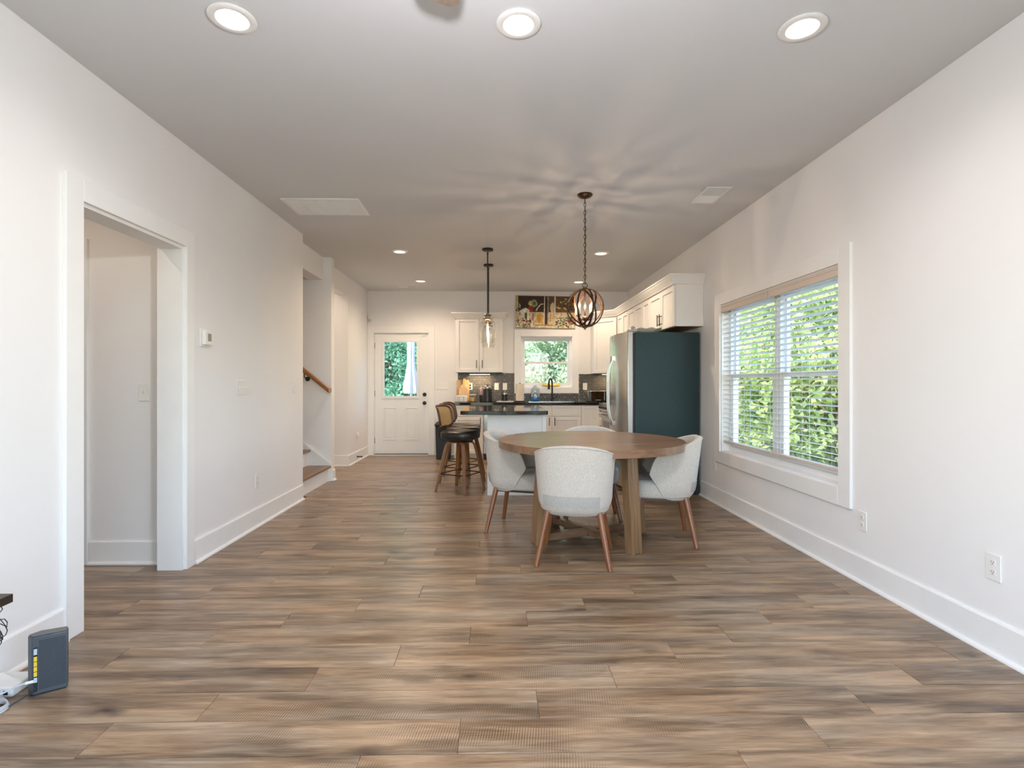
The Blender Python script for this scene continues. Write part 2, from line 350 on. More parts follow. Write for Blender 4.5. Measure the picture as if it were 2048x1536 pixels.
# floor planks, running across the room
PW, PL, Y0 = .178, 1.22, 1.884
phase = [.15, .47, .78, -.13]
rng = random.Random(3)
def plank(x0, x1, y0, y1):
    g, c = .0005, .0022
    x0 += g; x1 -= g; y0 += g; y1 -= g; dz = rng.uniform(-.0004, .0002)
    m = MB()
    m.add([(x0,y0,-.009),(x1,y0,-.009),(x1,y1,-.009),(x0,y1,-.009),(x0,y0,-.0014+dz),(x1,y0,-.0014+dz),(x1,y1,-.0014+dz),(x0,y1,-.0014+dz),
           (x0+c,y0+c,dz-.0002),(x1-c,y0+c,dz-.0002),(x1-c,y1-c,dz-.0002),(x0+c,y1-c,dz-.0002)],
          [(0,1,5,4),(1,2,6,5),(2,3,7,6),(3,0,4,7),(4,5,9,8),(5,6,10,9),(6,7,11,10),(7,4,8,11),(8,9,10,11)])
    m.build('plank', M['floor'], floor)
k0 = -5
for k in range(k0, 40):
    ya, yb = Y0+k*PW, min(Y0+(k+1)*PW, YB)
    if ya > YB-.02: break
    xa = XL-.16 if yb > 2.5 and ya < 3.56 else XL
    if ya < 3.56 and yb > 2.5: xa = -3.25
    if ya > 5.55: xa = XL-.05 if ya < 6.6 else XLB-.02
    if ya > 6.5 and ya < 7.7: xa = -2.9
    ph = phase[k % 4]
    x = ph-PL*math.ceil((ph-xa)/PL)
    while x < XR:
        a, b = max(x, xa), min(x+PL, XR)
        if b-a > .03: plank(a, b, ya, yb)
        x += PL
B(-3.5, XR, YR, Y0+k0*PW-.001, -.009, -.0005).build('floor_sheet', M['floorfar'], floor)

H = ZC
# left wall with the cased doorway (Y 2.60..3.42)
DY0, DY1, DZ = 2.585, 3.43, 2.075
w = MB(); w.box(XL-.14, XL, YR, -2.3, 0, H); w.box(XL-.14, XL, -2.3, .1, 0, .75); w.box(XL-.14, XL, -2.3, .1, 2.25, H); w.box(XL-.14, XL, .1, DY0, 0, H); w.box(XL-.14, XL, DY0, DY1, DZ, H); w.box(XL-.14, XL, DY1, 5.50, 0, H)
struct(w.build('wall_left', M['wall']))
w = MB(); w.box(-2.31, XLB+.03, 5.50, 6.50, 2.462, H); w.box(-2.31, XLB, 6.62, 7.68, 2.47, H); w.box(-2.31, XLB, 7.68, YB, 0, H)
struct(w.build('wall_left_rear', M['wall']))
struct(B(-3.5, -2.035, 6.50, 6.62, 0, H).build('wall_stairwell', M['wall']))
struct(B(-3.5, XL-.14, 5.42, 5.50, 0, H).build('wall_stair_near', M['wall']))
struct(B(-3.2, -3.1, 7.68-1.06, 7.68, 0, H).build('wall_recess_end', M['wall']))
struct(B(-3.2, -2.31, 7.68, 7.80, 0, H).build('wall_recess', M['wall']))
struct(B(-3.5, XL-.14, 3.55, 3.65, 0, H).build('wall_hall', M['wall']))
struct(B(-3.55, -3.45, 1.4, 6.62, 0, H).build('wall_hall_far', M['wall']))
struct(B(-3.5, XL-.14, 1.4, 1.5, 0, H).build('wall_hall_near', M['wall']))
# back wall with door and window openings
BX0, BX1, BZ = -2.07, -1.145, 2.045
KX0, KX1, KZ0, KZ1 = .385, 1.262, 1.125, 1.99
w = MB(); T = .15
w.box(XLB, BX0, YB, YB+T, 0, H); w.box(BX0, BX1, YB, YB+T, BZ, H); w.box(BX1, KX0, YB, YB+T, 0, H)
w.box(KX0, KX1, YB, YB+T, 0, KZ0); w.box(KX0, KX1, YB, YB+T, KZ1, H); w.box(KX1, XR+.15, YB, YB+T, 0, H)
struct(w.build('wall_back', M['wall']))
# right wall with the big window
RY0, RY1, RZ0, RZ1 = 3.32, 5.13, .53, 1.965
w = MB(); w.box(XR, XR+T, YR, -2.3, 0, H); w.box(XR, XR+T, -2.3, .3, 0, .45); w.box(XR, XR+T, -2.3, .3, 2.3, H); w.box(XR, XR+T, .3, RY0, 0, H); w.box(XR, XR+T, RY0, RY1, 0, RZ0); w.box(XR, XR+T, RY0, RY1, RZ1, H); w.box(XR, XR+T, RY1, YB, 0, H)
struct(w.build('wall_right', M['wall']))
# unseen wall behind the camera; two wide windows added to let in daylight
w = MB(); w.box(-3.5, -1.85, YR-T, YR, 0, H); w.box(-.02, .20, YR-T, YR, 0, H); w.box(2.03, XR+T, YR-T, YR, 0, H)
for a, b in ((-1.85, -.02), (.20, 2.03)): w.box(a, b, YR-T, YR, 0, .08); w.box(a, b, YR-T, YR, 2.45, H)
struct(w.build('wall_front', M['wall']))
for i, (a, b) in enumerate(((-1.85, -.02), (.20, 2.03))):
    t = thing('window_%d' % (i+3), None, None, kind='structure')
    MB().frame(a, b, .08, 2.45, .06, YR-.12, YR-.05).build('window_frame', M['vinyl'], t)
    B(a+.06, b-.06, YR-.09, YR-.085, .14, 2.39).build('pane', M['glass'], t)
    m = MB(); m.frame(a-.09, b+.09, .0, 2.54, .09, YR+.001, YR+.02); m.build('casing', M['trim'], t)

for i, (xw, y1, z0, z1, sg) in enumerate(((XL, .1, .75, 2.25, -1), (XR, .3, .45, 2.3, 1))):  # unseen rear side windows, added so daylight evens out the near walls
    t = thing('window_%d' % (i+5), None, None, kind='structure')
    xa, xb = sorted((xw+sg*.05, xw+sg*.12)); xc, xd = sorted((xw, xw-sg*.02))
    MB().frame(-2.3, y1, z0, z1, .06, xa, xb, axis='X').build('window_frame', M['vinyl'], t)
    B((xa+xb)/2-.003, (xa+xb)/2+.003, -2.24, y1-.06, z0+.06, z1-.06).build('pane', M['glass'], t)
    MB().frame(-2.39, y1+.09, z0-.09, z1+.09, .09, xc+.0005, xd-.0005, axis='X').build('casing', M['trim'], t)
# baseboards with quarter round shoe
def baseboard(name, pts, n, h=.155):
    """pts: wall line on the floor, n: unit normal into the room"""
    m = MB(); (x0, y0), (x1, y1) = pts; nx, ny = n
    prof = [(0,0),(.014,0),(.014,h-.006),(.011,h),(0,h)]
    R = [[(x+nx*u, y+ny*u, z) for u, z in prof] for x, y in ((x0,y0),(x1,y1))]; m.rings(R)
    o = struct(m.build(name, M['trim']))
    m = MB(); prof = [(.0145,0),(.031,0),(.030,.008),(.025,.015),(.0145,.019)]
    R = [[(x+nx*u, y+ny*u, z) for u, z in prof] for x, y in ((x0,y0),(x1,y1))]; m.rings(R)
    m.build('shoe_moulding', M['trim'], o); return o
baseboard('baseboard_left', ((XL, DY1+.1), (XL, 5.48)), (1, 0))
baseboard('baseboard_left_near', ((XL, YR), (XL, DY0-.1)), (1, 0))
baseboard('baseboard_right', ((XR, YR), (XR, 5.62)), (-1, 0))
baseboard('baseboard_left_rear', ((XLB, 7.66), (XLB, YB-.02)), (1, 0))
baseboard('baseboard_recess', ((-2.9, 7.68), (XLB, 7.68)), (0, -1))
baseboard('baseboard_post', ((-2.035, 6.515), (-2.035, 6.62)), (1, 0), .13)
baseboard('baseboard_hall', ((-2.70, 3.55), (XL-.15, 3.55)), (0, -1), .15)
baseboard('baseboard_hall_left', ((-3.44, 3.55), (-2.785, 3.55)), (0, -1), .15)
baseboard('baseboard_back', ((BX1+.115, YB), (-.69, YB)), (0, -1), .13)

# doorway casing, left
t = thing('trim_1', None, None, kind='structure')
CW = .105
m = MB(); m.box(XL, XL+.02, DY0-CW, DY0, 0, DZ+CW); m.build('near_casing', M['trim'], t, bevel=.002)
m = MB(); m.box(XL, XL+.02, DY1, DY1+CW*.8, 0, DZ+CW); m.build('far_casing', M['trim'], t, bevel=.002)
m = MB(); m.box(XL, XL+.02, DY0, DY1, DZ, DZ+CW); m.build('head_casing', M['trim'], t, bevel=.002)
m = MB(); m.box(XL-.14, XL-.001, DY1-.018, DY1, 0, DZ-.018); m.box(XL-.14, XL-.001, DY0, DY0+.018, 0, DZ-.018); m.box(XL-.14, XL-.001, DY0, DY1, DZ-.018, DZ)
m.build('jamb', M['trim'], t)
m = MB(); m.box(XL-.16, XL-.14, DY1-.018, DY1+.08, 0, DZ+.09); m.build('hall_casing', M['trim'], t)
struct(B(-2.78, -2.705, 3.525, 3.549, 0, 2.15).build('trim_2', M['trim']))

# staircase: rises to the left behind the wall
st = thing('staircase', 'white staircase with brown wood treads rising left behind the wall end', 'stairs')
for i in range(5):
    xr = -2.065-.25*i; zt = .195*(i+1)
    if xr < -3.3: break
    B(xr-.02, xr, 5.53, 6.478, .195*i, zt-.028).build('riser', M['trim'], st)
    B(max(xr-.27, -3.44), xr+.035, 5.53, 6.478, zt-.028, zt).build('tread', M['tread'], st, bevel=.006)
m = MB(); m.prism([(-2.048, 0), (-2.048, .20), (-2.09, .245), (-3.30, .245+.78*1.21), (-3.30, .0)], 'Y', 6.48, 6.497)
m.build('skirt_board', M['trim'], st)
m = MB(); m.prism([(-2.045, .185), (-2.045, .215), (-2.09, .262), (-3.30, .262+.78*1.21), (-3.30, .235+.78*1.21), (-2.09, .235)], 'Y', 6.474, 6.497)
m.build('skirt_cap', M['trim'], st)
m = MB(); m.prism([(-2.03, 0), (-2.03, .20), (-2.09, .245), (-3.30, .245+.78*1.21), (-3.30, .0)], 'Y', 5.502, 5.525); m.build('skirt_board', M['trim'], st)

hr = thing('handrail', 'brown wooden stair handrail on black brackets on the stairwell wall', 'handrail', (-2.03, 6.41, 1.11))
m = MB(); dx, dz = -1.2, 1.2*.80
sec = [(-.024,-.03),(.024,-.03),(.028,.0),(.022,.026),(.0,.034),(-.022,.026),(-.028,.0)]
m.rings([[(x, sy, z+sz) for sy, sz in sec] for x, z in ((0, 0), (dx, dz))]); m.build('rail', M['railwood'], hr, bevel=.003)
B(-.035, .0, .02, .089, -.02, .03).build('end_return', M['railwood'], hr, bevel=.004)
for x in (-.30, -.95):
    m = MB(); m.tube([(x, .0, -x*.8-.03), (x, .0, -x*.8-.075), (x+.01, .03, -x*.8-.10), (x+.01, .088, -x*.8-.10)], .006); m.cyl((x+.01, .078, -x*.8-.10), (x+.01, .0895, -x*.8-.10), .028)
    m.build('bracket', M['black'], hr, smooth=True)

# ------------------------------------------------------------------ back door
d = thing('door_1', None, None, kind='structure')
lx0, lx1, ly = BX0+.018, BX1-.018, YB+.02
gx0, gx1, gz0, gz1 = -1.905, -1.34, .97, 1.90
m = MB(); yy = (ly, ly+.044)
m.box(lx0, gx0, *yy, .02, 2.03); m.box(gx1, lx1, *yy, .02, 2.03); m.box(gx0, gx1, *yy, .02, gz0); m.box(gx0, gx1, *yy, gz1, 2.03)
m.build('door_leaf', M['trim'], d)
m = MB(); m.frame(gx0-.03, gx1+.03, gz0-.03, gz1+.03, .045, ly-.014, ly-.0005); m.build('glazing_frame', M['trim'], d, bevel=.004)
B(gx0, gx1, ly+.018, ly+.024, gz0, gz1).build('pane', M['glass'], d)
for a, b in ((-1.915, -1.685), (-1.55, -1.325)):
    m = MB(); m.frame(a, b, .25, .80, .022, ly-.012, ly-.0005); m.box(a+.045, b-.045, ly-.010, ly-.0005, .295, .755); m.build('raised_panel', M['trim'], d, bevel=.003)
kx = lx1-.06
for z, nm, r in ((.868, 'knob', .028), (1.01, 'deadbolt', .026)):
    m = MB(); m.cyl((kx, ly-.0005, z), (kx, ly-.010, z), .032, n=20)
    if nm == 'knob': m.cyl((kx, ly-.01, z), (kx, ly-.035, z), .011); m.sphere((kx, ly-.052, z), .027, sc=(1, .8, 1))
    else: m.cyl((kx, ly-.01, z), (kx, ly-.022, z), .024, .02)
    m.build(nm, M['black'], d, smooth=True)
for z in (.24, 1.03, 1.83):
    m = MB(); m.cyl((lx0-.006, ly-.006, z-.05), (lx0-.006, ly-.006, z+.05), .007, n=10); m.box(lx0-.014, lx0+.002, ly-.003, ly-.0005, z-.05, z+.05); m.build('hinge', M['black'], d)
m = MB(); m.box(BX0, lx0-.003, YB, YB+T, 0, BZ); m.box(lx1+.003, BX1, YB, YB+T, 0, BZ); m.box(lx0-.003, lx1+.003, YB, YB+T, 2.034, BZ); m.build('door_jamb', M['trim'], d)
B(lx0-.002, lx1+.002, YB-.03, YB+T, 0, .016).build('threshold', M['bronze'], d)
B(lx0-.002, lx1+.002, YB-.034, YB-.031, 0, .012).build('threshold_edge', M['trim'], d)
m = MB(); m.box(-2.163, BX0+.005, YB-.02, YB-.0005, 0, 2.15); m.box(BX1-.005, BX1+.095, YB-.02, YB-.0005, 0, 2.15); m.box(BX0+.005, BX1-.005, YB-.02, YB-.0005, BZ-.005, 2.15)
m.build('casing', M['trim'], d, bevel=.002)
B(lx1-.11, lx1-.04, ly-.014, ly-.0005, 1.99, 2.015).build('contact_sensor', M['plastic'], d)

# ------------------------------------------------------------------ kitchen window
k = thing('window_1', None, None, kind='structure')
m = MB(); m.box(.283, KX0+.004, YB-.02, YB-.0005, 1.03, 2.10); m.box(KX1-.004, 1.365, YB-.02, YB-.0005, 1.03, 2.10)
m.box(KX0+.004, KX1-.004, YB-.02, YB-.0005, KZ1-.004, 2.10); m.box(KX0+.004, KX1-.004, YB-.022, YB-.0005, 1.03, KZ0+.004); m.build('casing', M['trim'], k, bevel=.002)
MB().frame(KX0, KX1, KZ0, KZ1, .012, YB+.0005, YB+.10).build('jamb_liner', M['trim'], k)
MB().frame(KX0+.012, KX1-.012, KZ0+.012, KZ1-.012, .035, YB+.07, YB+.145).build('window_frame', M['vinyl'], k)
zm = 1.545
MB().frame(KX0+.048, KX1-.048, KZ0+.048, zm+.02, .035, YB+.075, YB+.105).build('lower_sash', M['vinyl'], k)
MB().frame(KX0+.048, KX1-.048, zm-.015, KZ1-.048, .028, YB+.108, YB+.135).build('upper_sash', M['vinyl'], k)
B(KX0+.08, KX1-.08, YB+.088, YB+.092, KZ0+.08, zm-.01).build('pane', M['glass'], k)
B(KX0+.07, KX1-.07, YB+.12, YB+.124, zm+.01, KZ1-.07).build('pane', M['glass'], k)

# ------------------------------------------------------------------ right window, two double-hung units
k = thing('window_2', None, None, kind='structure')
cx0 = XR-.02
m = MB(); m.box(cx0, XR-.0005, RY0-.11, RY0+.004, RZ0-.11, 2.07); m.build('casing', M['trim'], k, bevel=.002)
m = MB(); m.box(cx0, XR-.0005, RY1-.004, RY1+.11, RZ0-.11, 2.07); m.build('casing', M['trim'], k, bevel=.002)
m = MB(); m.box(cx0, XR-.0005, RY0+.005, RY1-.005, RZ1-.004, 2.07); m.build('casing', M['trim'], k, bevel=.002)
m = MB(); m.box(cx0-.002, XR-.0005, RY0+.005, RY1-.005, RZ0-.11, RZ0+.004); m.build('casing', M['trim'], k, bevel=.002)
MB().frame(RY0, RY1, RZ0, RZ1, .012, XR+.0005, XR+.105, axis='X').build('jamb_liner', M['trim'], k)
ymid = (RY0+RY1)/2
for a, b in ((RY0+.012, ymid), (ymid, RY1-.012)):
    m = MB().frame(a, b, RZ0+.012, RZ1-.012, .042, XR+.075, XR+.148, axis='X'); m.build('window_frame', M['vinyl'], k)
    zm = 1.265
    MB().frame(a+.043, b-.043, RZ0+.055, zm+.022, .040, XR+.080, XR+.108, axis='X').build('lower_sash', M['vinyl'], k)
    MB().frame(a+.043, b-.043, zm-.018, RZ1-.055, .032, XR+.112, XR+.138, axis='X').build('upper_sash', M['vinyl'], k)
    B(XR+.092, XR+.096, a+.08, b-.08, RZ0+.09, zm-.01).build('pane', M['glass'], k)
    B(XR+.123, XR+.127, a+.07, b-.07, zm+.01, RZ1-.085).build('pane', M['glass'], k)

def slat_mesh(L):
    m = MB(); n = 4; w_, t_ = .050, .0026; R = []
    for y in (0, L):
        r = []
        for i in range(n+1): u = -w_/2+w_*i/n; r.append((u, y, .0035*(1-(2*u/w_)**2)))
        for i in range(n, -1, -1): u = -w_/2+w_*i/n; r.append((u, y, .0035*(1-(2*u/w_)**2)-t_))
        R.append(r)
    m.rings(R); return m.mesh('slat', M['blind'])
ymid = (RY0+RY1)/2
for (ya, yb, lab) in ((RY0+.018, ymid-.006, 'white slatted window blind, half nearer the camera in the big right window'), (ymid+.006, RY1-.018, 'white slatted window blind, half nearer the refrigerator in the big right window')):
    L = yb-ya
    t = thing('window_blind', lab, 'blind', (XR+.042, ya, .62), 0, 'blinds in the right window')
    m = MB(); m.box(-.040, .022, 0, L, 1.285, 1.330); m.build('headrail', M['blindrail'], t, bevel=.004)
    m = MB(); m.box(-.047, -.041, 0, L, 1.262, 1.331); m.box(-.050, -.0475, 0, L, 1.31, 1.327); m.box(-.050, -.0475, 0, L, 1.266, 1.280); m.build('valance', M['blindrail'], t, bevel=.002)
    m = MB(); m.box(-.025, .025, .002, L-.002, 0, .022); m.build('bottom_rail', M['blindrail'], t, bevel=.004)
    sm = slat_mesh(L-.004); nS = 27
    for i in range(nS):
        o = bpy.data.objects.new('slat', sm); C.objects.link(o); o.parent = t; o.location = (0, .002, .062+i*.0455); o.rotation_euler = (0, math.radians(9), 0)
    for y in (.10, L/2, L-.10):
        m = MB()
        for dx in (-.027, .027): m.box(dx-.0007, dx+.0007, y-.0009, y+.0009, .02, 1.285)
        m.build('ladder_cord', M['cord'], t)
    m = MB(); m.cyl((-.052, L-.05, .70), (-.052, L-.05, 1.28), .004, n=8); m.build('tilt_wand', M['canister'], t)

# ------------------------------------------------------------------ ceiling fittings
def recessed():
    t = thing('recessed_light', None, 'ceiling light')
    m = MB(); m.lathe([(.066, -.002), (.094, -.002), (.096, -.006), (.092, -.010), (.072, -.012), (.066, -.010)], n=40); m.f = [f for f in m.f if len(f) == 4]; m.m = [0]*len(m.f)
    R0 = [(.066, -.010), (.072, -.012), (.092, -.010), (.096, -.006), (.094, -.001), (.066, -.001)]
    m = MB(); m.rings([[(r*math.cos(2*PI*j/40), r*math.sin(2*PI*j/40), z) for j in range(40)] for r, z in R0], closed=True)
    m.build('trim_ring', M['plastic'], t, smooth=True)
    m = MB(); m.rings([[(r*math.cos(2*PI*j/40), r*math.sin(2*PI*j/40), z) for j in range(40)] for r, z in ((.071, -.010), (.067, .0), (.050, .055), (.046, .060))], False, False)
    m.build('reflector', M['reflector'], t, smooth=True)
    MB().cyl((0, 0, .058), (0, 0, .050), .050, n=32).build('lens', M['lens'], t, smooth=True)
    return t
# holes in the ceiling for the recessed cans
LN = [((-1.12, 2.25), 'round recessed ceiling light, leftmost of the three at the photo top', 1), ((.09, 2.26), 'round recessed ceiling light, middle one of the three at the photo top', 1),
      ((1.32, 2.26), 'round recessed ceiling light, rightmost of the three at the photo top', 1),
      ((-1.14, 6.18), 'round recessed ceiling light left of the island pendants, nearer one of two', 0), ((1.225, 6.22), 'round recessed ceiling light right of the globe pendant chain, nearer one of two', 0),
      ((-1.155, 7.95), 'round recessed ceiling light beside the small vent above the back door', 0), ((1.23, 7.98), 'round recessed ceiling light just left of the globe pendant chain, near the back wall', 0),
      ((-2.72, 2.75), 'added unseen recessed ceiling light brightening the hall behind the left doorway', 2), ((-2.62, 7.12), 'added unseen recessed ceiling light brightening the recess left of the back door', 2),  # unseen lamps added to brighten the hall and the recess
      ((-1.12, -1.0), 'added unseen recessed ceiling light brightening the room, behind the camera on the left', 1), ((1.32, -1.0), 'added unseen recessed ceiling light brightening the room, behind the camera on the right', 1)]  # rear pair is unseen, added to raise the room's brightness
ceil = bpy.data.objects['ceiling']
cut = MB()
for (x, y), lb, c in LN: cut.cyl((x, y, ZC-.02), (x, y, ZC+.08), .0655, n=40)
cm = cut.mesh('cutter', M['ceil']); co = bpy.data.objects.new('cutter', cm); C.objects.link(co)
bo = ceil.modifiers.new('cans', 'BOOLEAN'); bo.object = co; bo.operation = 'DIFFERENCE'; bo.solver = 'EXACT'
dg = bpy.context.evaluated_depsgraph_get(); nm = bpy.data.meshes.new_from_object(ceil.evaluated_get(dg)); ceil.modifiers.clear(); ceil.data = nm
bpy.data.objects.remove(co)
proto = None
for (x, y), lb, c in LN:
    if proto is None: o = proto = recessed(); 
    else: o = copy_tree(proto)
    place(o, (x, y, ZC), 0, lb); o['group'] = 'recessed ceiling lights'
for (x, y), lb, c in LN:
    bl = light('lamp_beam', 'SPOT', (x, y, ZC-.02), (P_FAR, P_NEAR, 16)[c], COOL if c == 1 else WARM, .03); bl.data.spot_size = math.radians(160); bl.data.spot_blend = .9

# return air grille and supply registers
t = thing('return_air_grille', 'wide white rectangular air return grille in the ceiling at left', 'vent', (-1.485, 4.63, ZC))
m = MB().frame(-.325, .325, -.21, .21, .028, -.012, -.0005, axis='Z'); m.build('frame', M['plastic'], t, bevel=.003)
B(-.297, .297, -.182, .182, -.0025, -.001).build('filter_backing', M['plastic'], t)
for i in range(4): x = -.297+.594*(i+1)/5; B(x-.004, x+.004, -.182, .182, -.011, -.003).build('divider', M['plastic'], t)
m = MB()
for i in range(28):
    y = -.176+i*.013
    m.add([(-.297, y, -.004), (.297, y, -.004), (.297, y+.009, -.010), (-.297, y+.009, -.010), (-.297, y, -.005), (.297, y, -.005), (.297, y+.009, -.011), (-.297, y+.009, -.011)],
          [(0,1,2,3),(4,7,6,5),(0,4,5,1),(2,6,7,3)])
o = m.build('louvres', M['plastic'], t); o['kind'] = 'stuff'
def register(label, loc, rz, w_, l_):
    t = thing('supply_register', label, 'vent', loc, rz)
    MB().frame(-w_/2, w_/2, -l_/2, l_/2, .022, -.009, -.0005, axis='Z').build('frame', M['plastic'], t, bevel=.002)
    B(-w_/2+.022, w_/2-.022, -l_/2+.022, l_/2-.022, -.0025, -.001).build('duct_opening', M['plastic_grey'], t)
    n = int((l_/2-.024)/.012)
    for i in range(n):
        y = .002+i*.012; m = MB(); m.add([(-w_/2+.022, y, -.0028), (w_/2-.022, y, -.0028), (w_/2-.022, y+.008, -.0085), (-w_/2+.022, y+.008, -.0085)], [(0,1,2,3)])
        m.add([(-w_/2+.022, y+.0012, -.0028), (w_/2-.022, y+.0012, -.0028), (w_/2-.022, y+.0092, -.0085), (-w_/2+.022, y+.0092, -.0085)], [(3,2,1,0)]); m.build('louvre', M['plastic'], t)
        m = MB(); m.box(-w_/2+.022, w_/2-.022, -y-.003, -y-.001, -.0085, -.0028); m.build('louvre', M['plastic'], t)
    B(-.004, .004, l_/2-.015, l_/2+.012, -.016, -.009).build('damper_lever', M['plastic'], t)
register('small white ceiling air register right of the globe pendant canopy', (1.745, 4.29, ZC), 0, .20, .37)
register('thin white ceiling air register close to the wall above the back door', (-1.43, 8.42, ZC), PI/2, .16, .30)

# ------------------------------------------------------------------ ceiling fan
FX, FY, FZ = -.10, 1.20, 2.50
t = thing('ceiling_fan', 'ceiling fan with weathered wood blades, one blade tip showing at photo top', 'fan', (FX, FY, FZ))
m = MB(); m.cyl((0, 0, ZC-FZ-.001), (0, 0, ZC-FZ-.04), .07, .055, n=24); m.cyl((0, 0, ZC-FZ-.04), (0, 0, .06), .013, n=12); m.build('canopy', M['bronze'], t, smooth=True)
m = MB(); m.lathe([(.03, .07), (.10, .055), (.115, .02), (.11, -.03), (.07, -.05), (.03, -.055)]); m.build('motor', M['bronze'], t, smooth=True)
m = MB(); m.lathe([(.04, -.07), (.085, -.09), (.10, -.13), (.088, -.19), (.05, -.24), (.01, -.26)], n=24); m.build('light_bowl', M['lens'], t, smooth=True)
NB = 8
for i in range(NB):
    a = math.radians(98.5)+i*2*PI/NB
    R = []
    for r, wd in ((.16, .05), (.20, .095), (.45, .115), (.56, .12), (.595, .112), (.613, .088), (.622, .05)):
        R.append([(r*math.cos(a)-u*math.sin(a), r*math.sin(a)+u*math.cos(a), u*.18+tz) for u, tz in ((-wd/2, -.004), (wd/2, -.004), (wd/2, .004), (-wd/2, .004))])
    MB().rings(R).build('blade', M['fanwood'], t, bevel=.0015)
    m = MB(); m.tube([(.09*math.cos(a), .09*math.sin(a), .0), (.20*math.cos(a), .20*math.sin(a), .0)], .01, flat=(.04, .008), up=(0, 0, 1)); m.build('blade_iron', M['bronze'], t)
m = MB(); m.cyl((.105, .06, -.05), (.105, .06, -.25), .0018, n=6); m.sphere((.105, .06, -.255), .009); m.build('pull_chain', M['nickel'], t, smooth=True)
light('fan_lamp', 'POINT', (FX, FY, FZ-.355), P_FAN, (.97, .95, 1), .022)

# ------------------------------------------------------------------ globe pendant over the table
GX, GY, GZ, GR = .715, 4.30, 1.812, .158
t = thing('globe_pendant', 'dark bronze orb pendant of crossing metal bands with lit candle bulbs', 'pendant light', (GX, GY, GZ))
m = MB(); m.lathe([(.062, ZC-GZ-.0005), (.063, ZC-GZ-.008), (.050, ZC-GZ-.022), (.020, ZC-GZ-.030), (.008, ZC-GZ-.034)], n=28); m.build('canopy', M['bronze'], t, smooth=True)
zt, zb = ZC-GZ-.034, GR+.045
NL = 21; pitch = (zt-zb)/NL
for i in range(NL):
    zc = zb+pitch*(i+.5); ax = i % 2; pts = []
    for j in range(12):
        q = 2*PI*j/12; u, v = .009*math.cos(q), (pitch*.62)*math.sin(q)
        pts.append((u if ax else 0, 0 if ax else u, zc+v))
    MB().tube(pts, .0024, 6, closed=True).build('chain_link', M['bronze'], t, smooth=True)
m = MB(); m.tube([(0, 0, zt), (.004, .003, (zt+zb)/2), (0, 0, GR)], .002, 6); m.build('cord', M['black'], t, smooth=True)
m = MB(); m.tube([(.019*math.cos(2*PI*j/16), 0, zb-.018+.019*math.sin(2*PI*j/16)) for j in range(16)], .0035, 6, closed=True); m.build('loop', M['bronze'], t, smooth=True)
m = MB(); m.cyl((0, 0, -GR-.018), (0, 0, GR+.010), .0075, n=12); m.cyl((0, 0, GR-.004), (0, 0, GR+.008), .018); m.cyl((0, 0, -GR-.006), (0, 0, -GR+.004), .018); m.sphere((0, 0, -.085), .022); m.build('stem', M['bronze'], t, smooth=True)
def ring(rot, r=GR):
    pts = []
    for j in range(48):
        q = 2*PI*j/48; v = rot @ Vector((r*math.cos(q), 0, r*math.sin(q)))
        pts.append(v)
    # flat band: width along the ring axis
    ax = rot @ Vector((0, 1, 0)); m = MB(); R = []
    for v in pts:
        n = v.normalized(); R.append([v+ax*.0078+n*.0013, v-ax*.0078+n*.0013, v-ax*.0078-n*.0013, v+ax*.0078-n*.0013])
    m.rings(R, closed=True); return m
for i in range(4): ring(Matrix.Rotation(i*PI/4+.25, 3, 'Z')).build('band', M['bronze'], t, smooth=True)
for i in range(4):
    ring(Matrix.Rotation(i*PI/2+.6, 3, 'Z') @ Matrix.Rotation(math.radians(38), 3, 'Y') @ Matrix.Rotation(math.radians(24), 3, 'X'), GR-.003).build('band', M['bronze'], t, smooth=True)
for i in range(4):
    a = i*PI/2+PI/4-.06; x, y = .070*math.cos(a), .070*math.sin(a)
    m = MB(); m.tube([(0, 0, -.085), (x*.6, y*.6, -.098), (x, y, -.085), (x, y, -.06)], .005, 8); m.cyl((x, y, -.062), (x, y, -.056), .016); m.build('arm', M['bronze'], t, smooth=True)
    MB().cyl((x, y, -.056), (x, y, -.006), .009, n=12).build('candle_sleeve', M['nickel'], t, smooth=True)
    m = MB(); m.lathe([(.005, -.006), (.0095, .010), (.008, .024), (.002, .040)], (x, y, 0), n=12); m.build('bulb', M['bulb'], t, smooth=True)
    light('pendant_lamp', 'POINT', (GX+x, GY+y, GZ+.02), P_GLOBE, (1, .72, .48), .004)

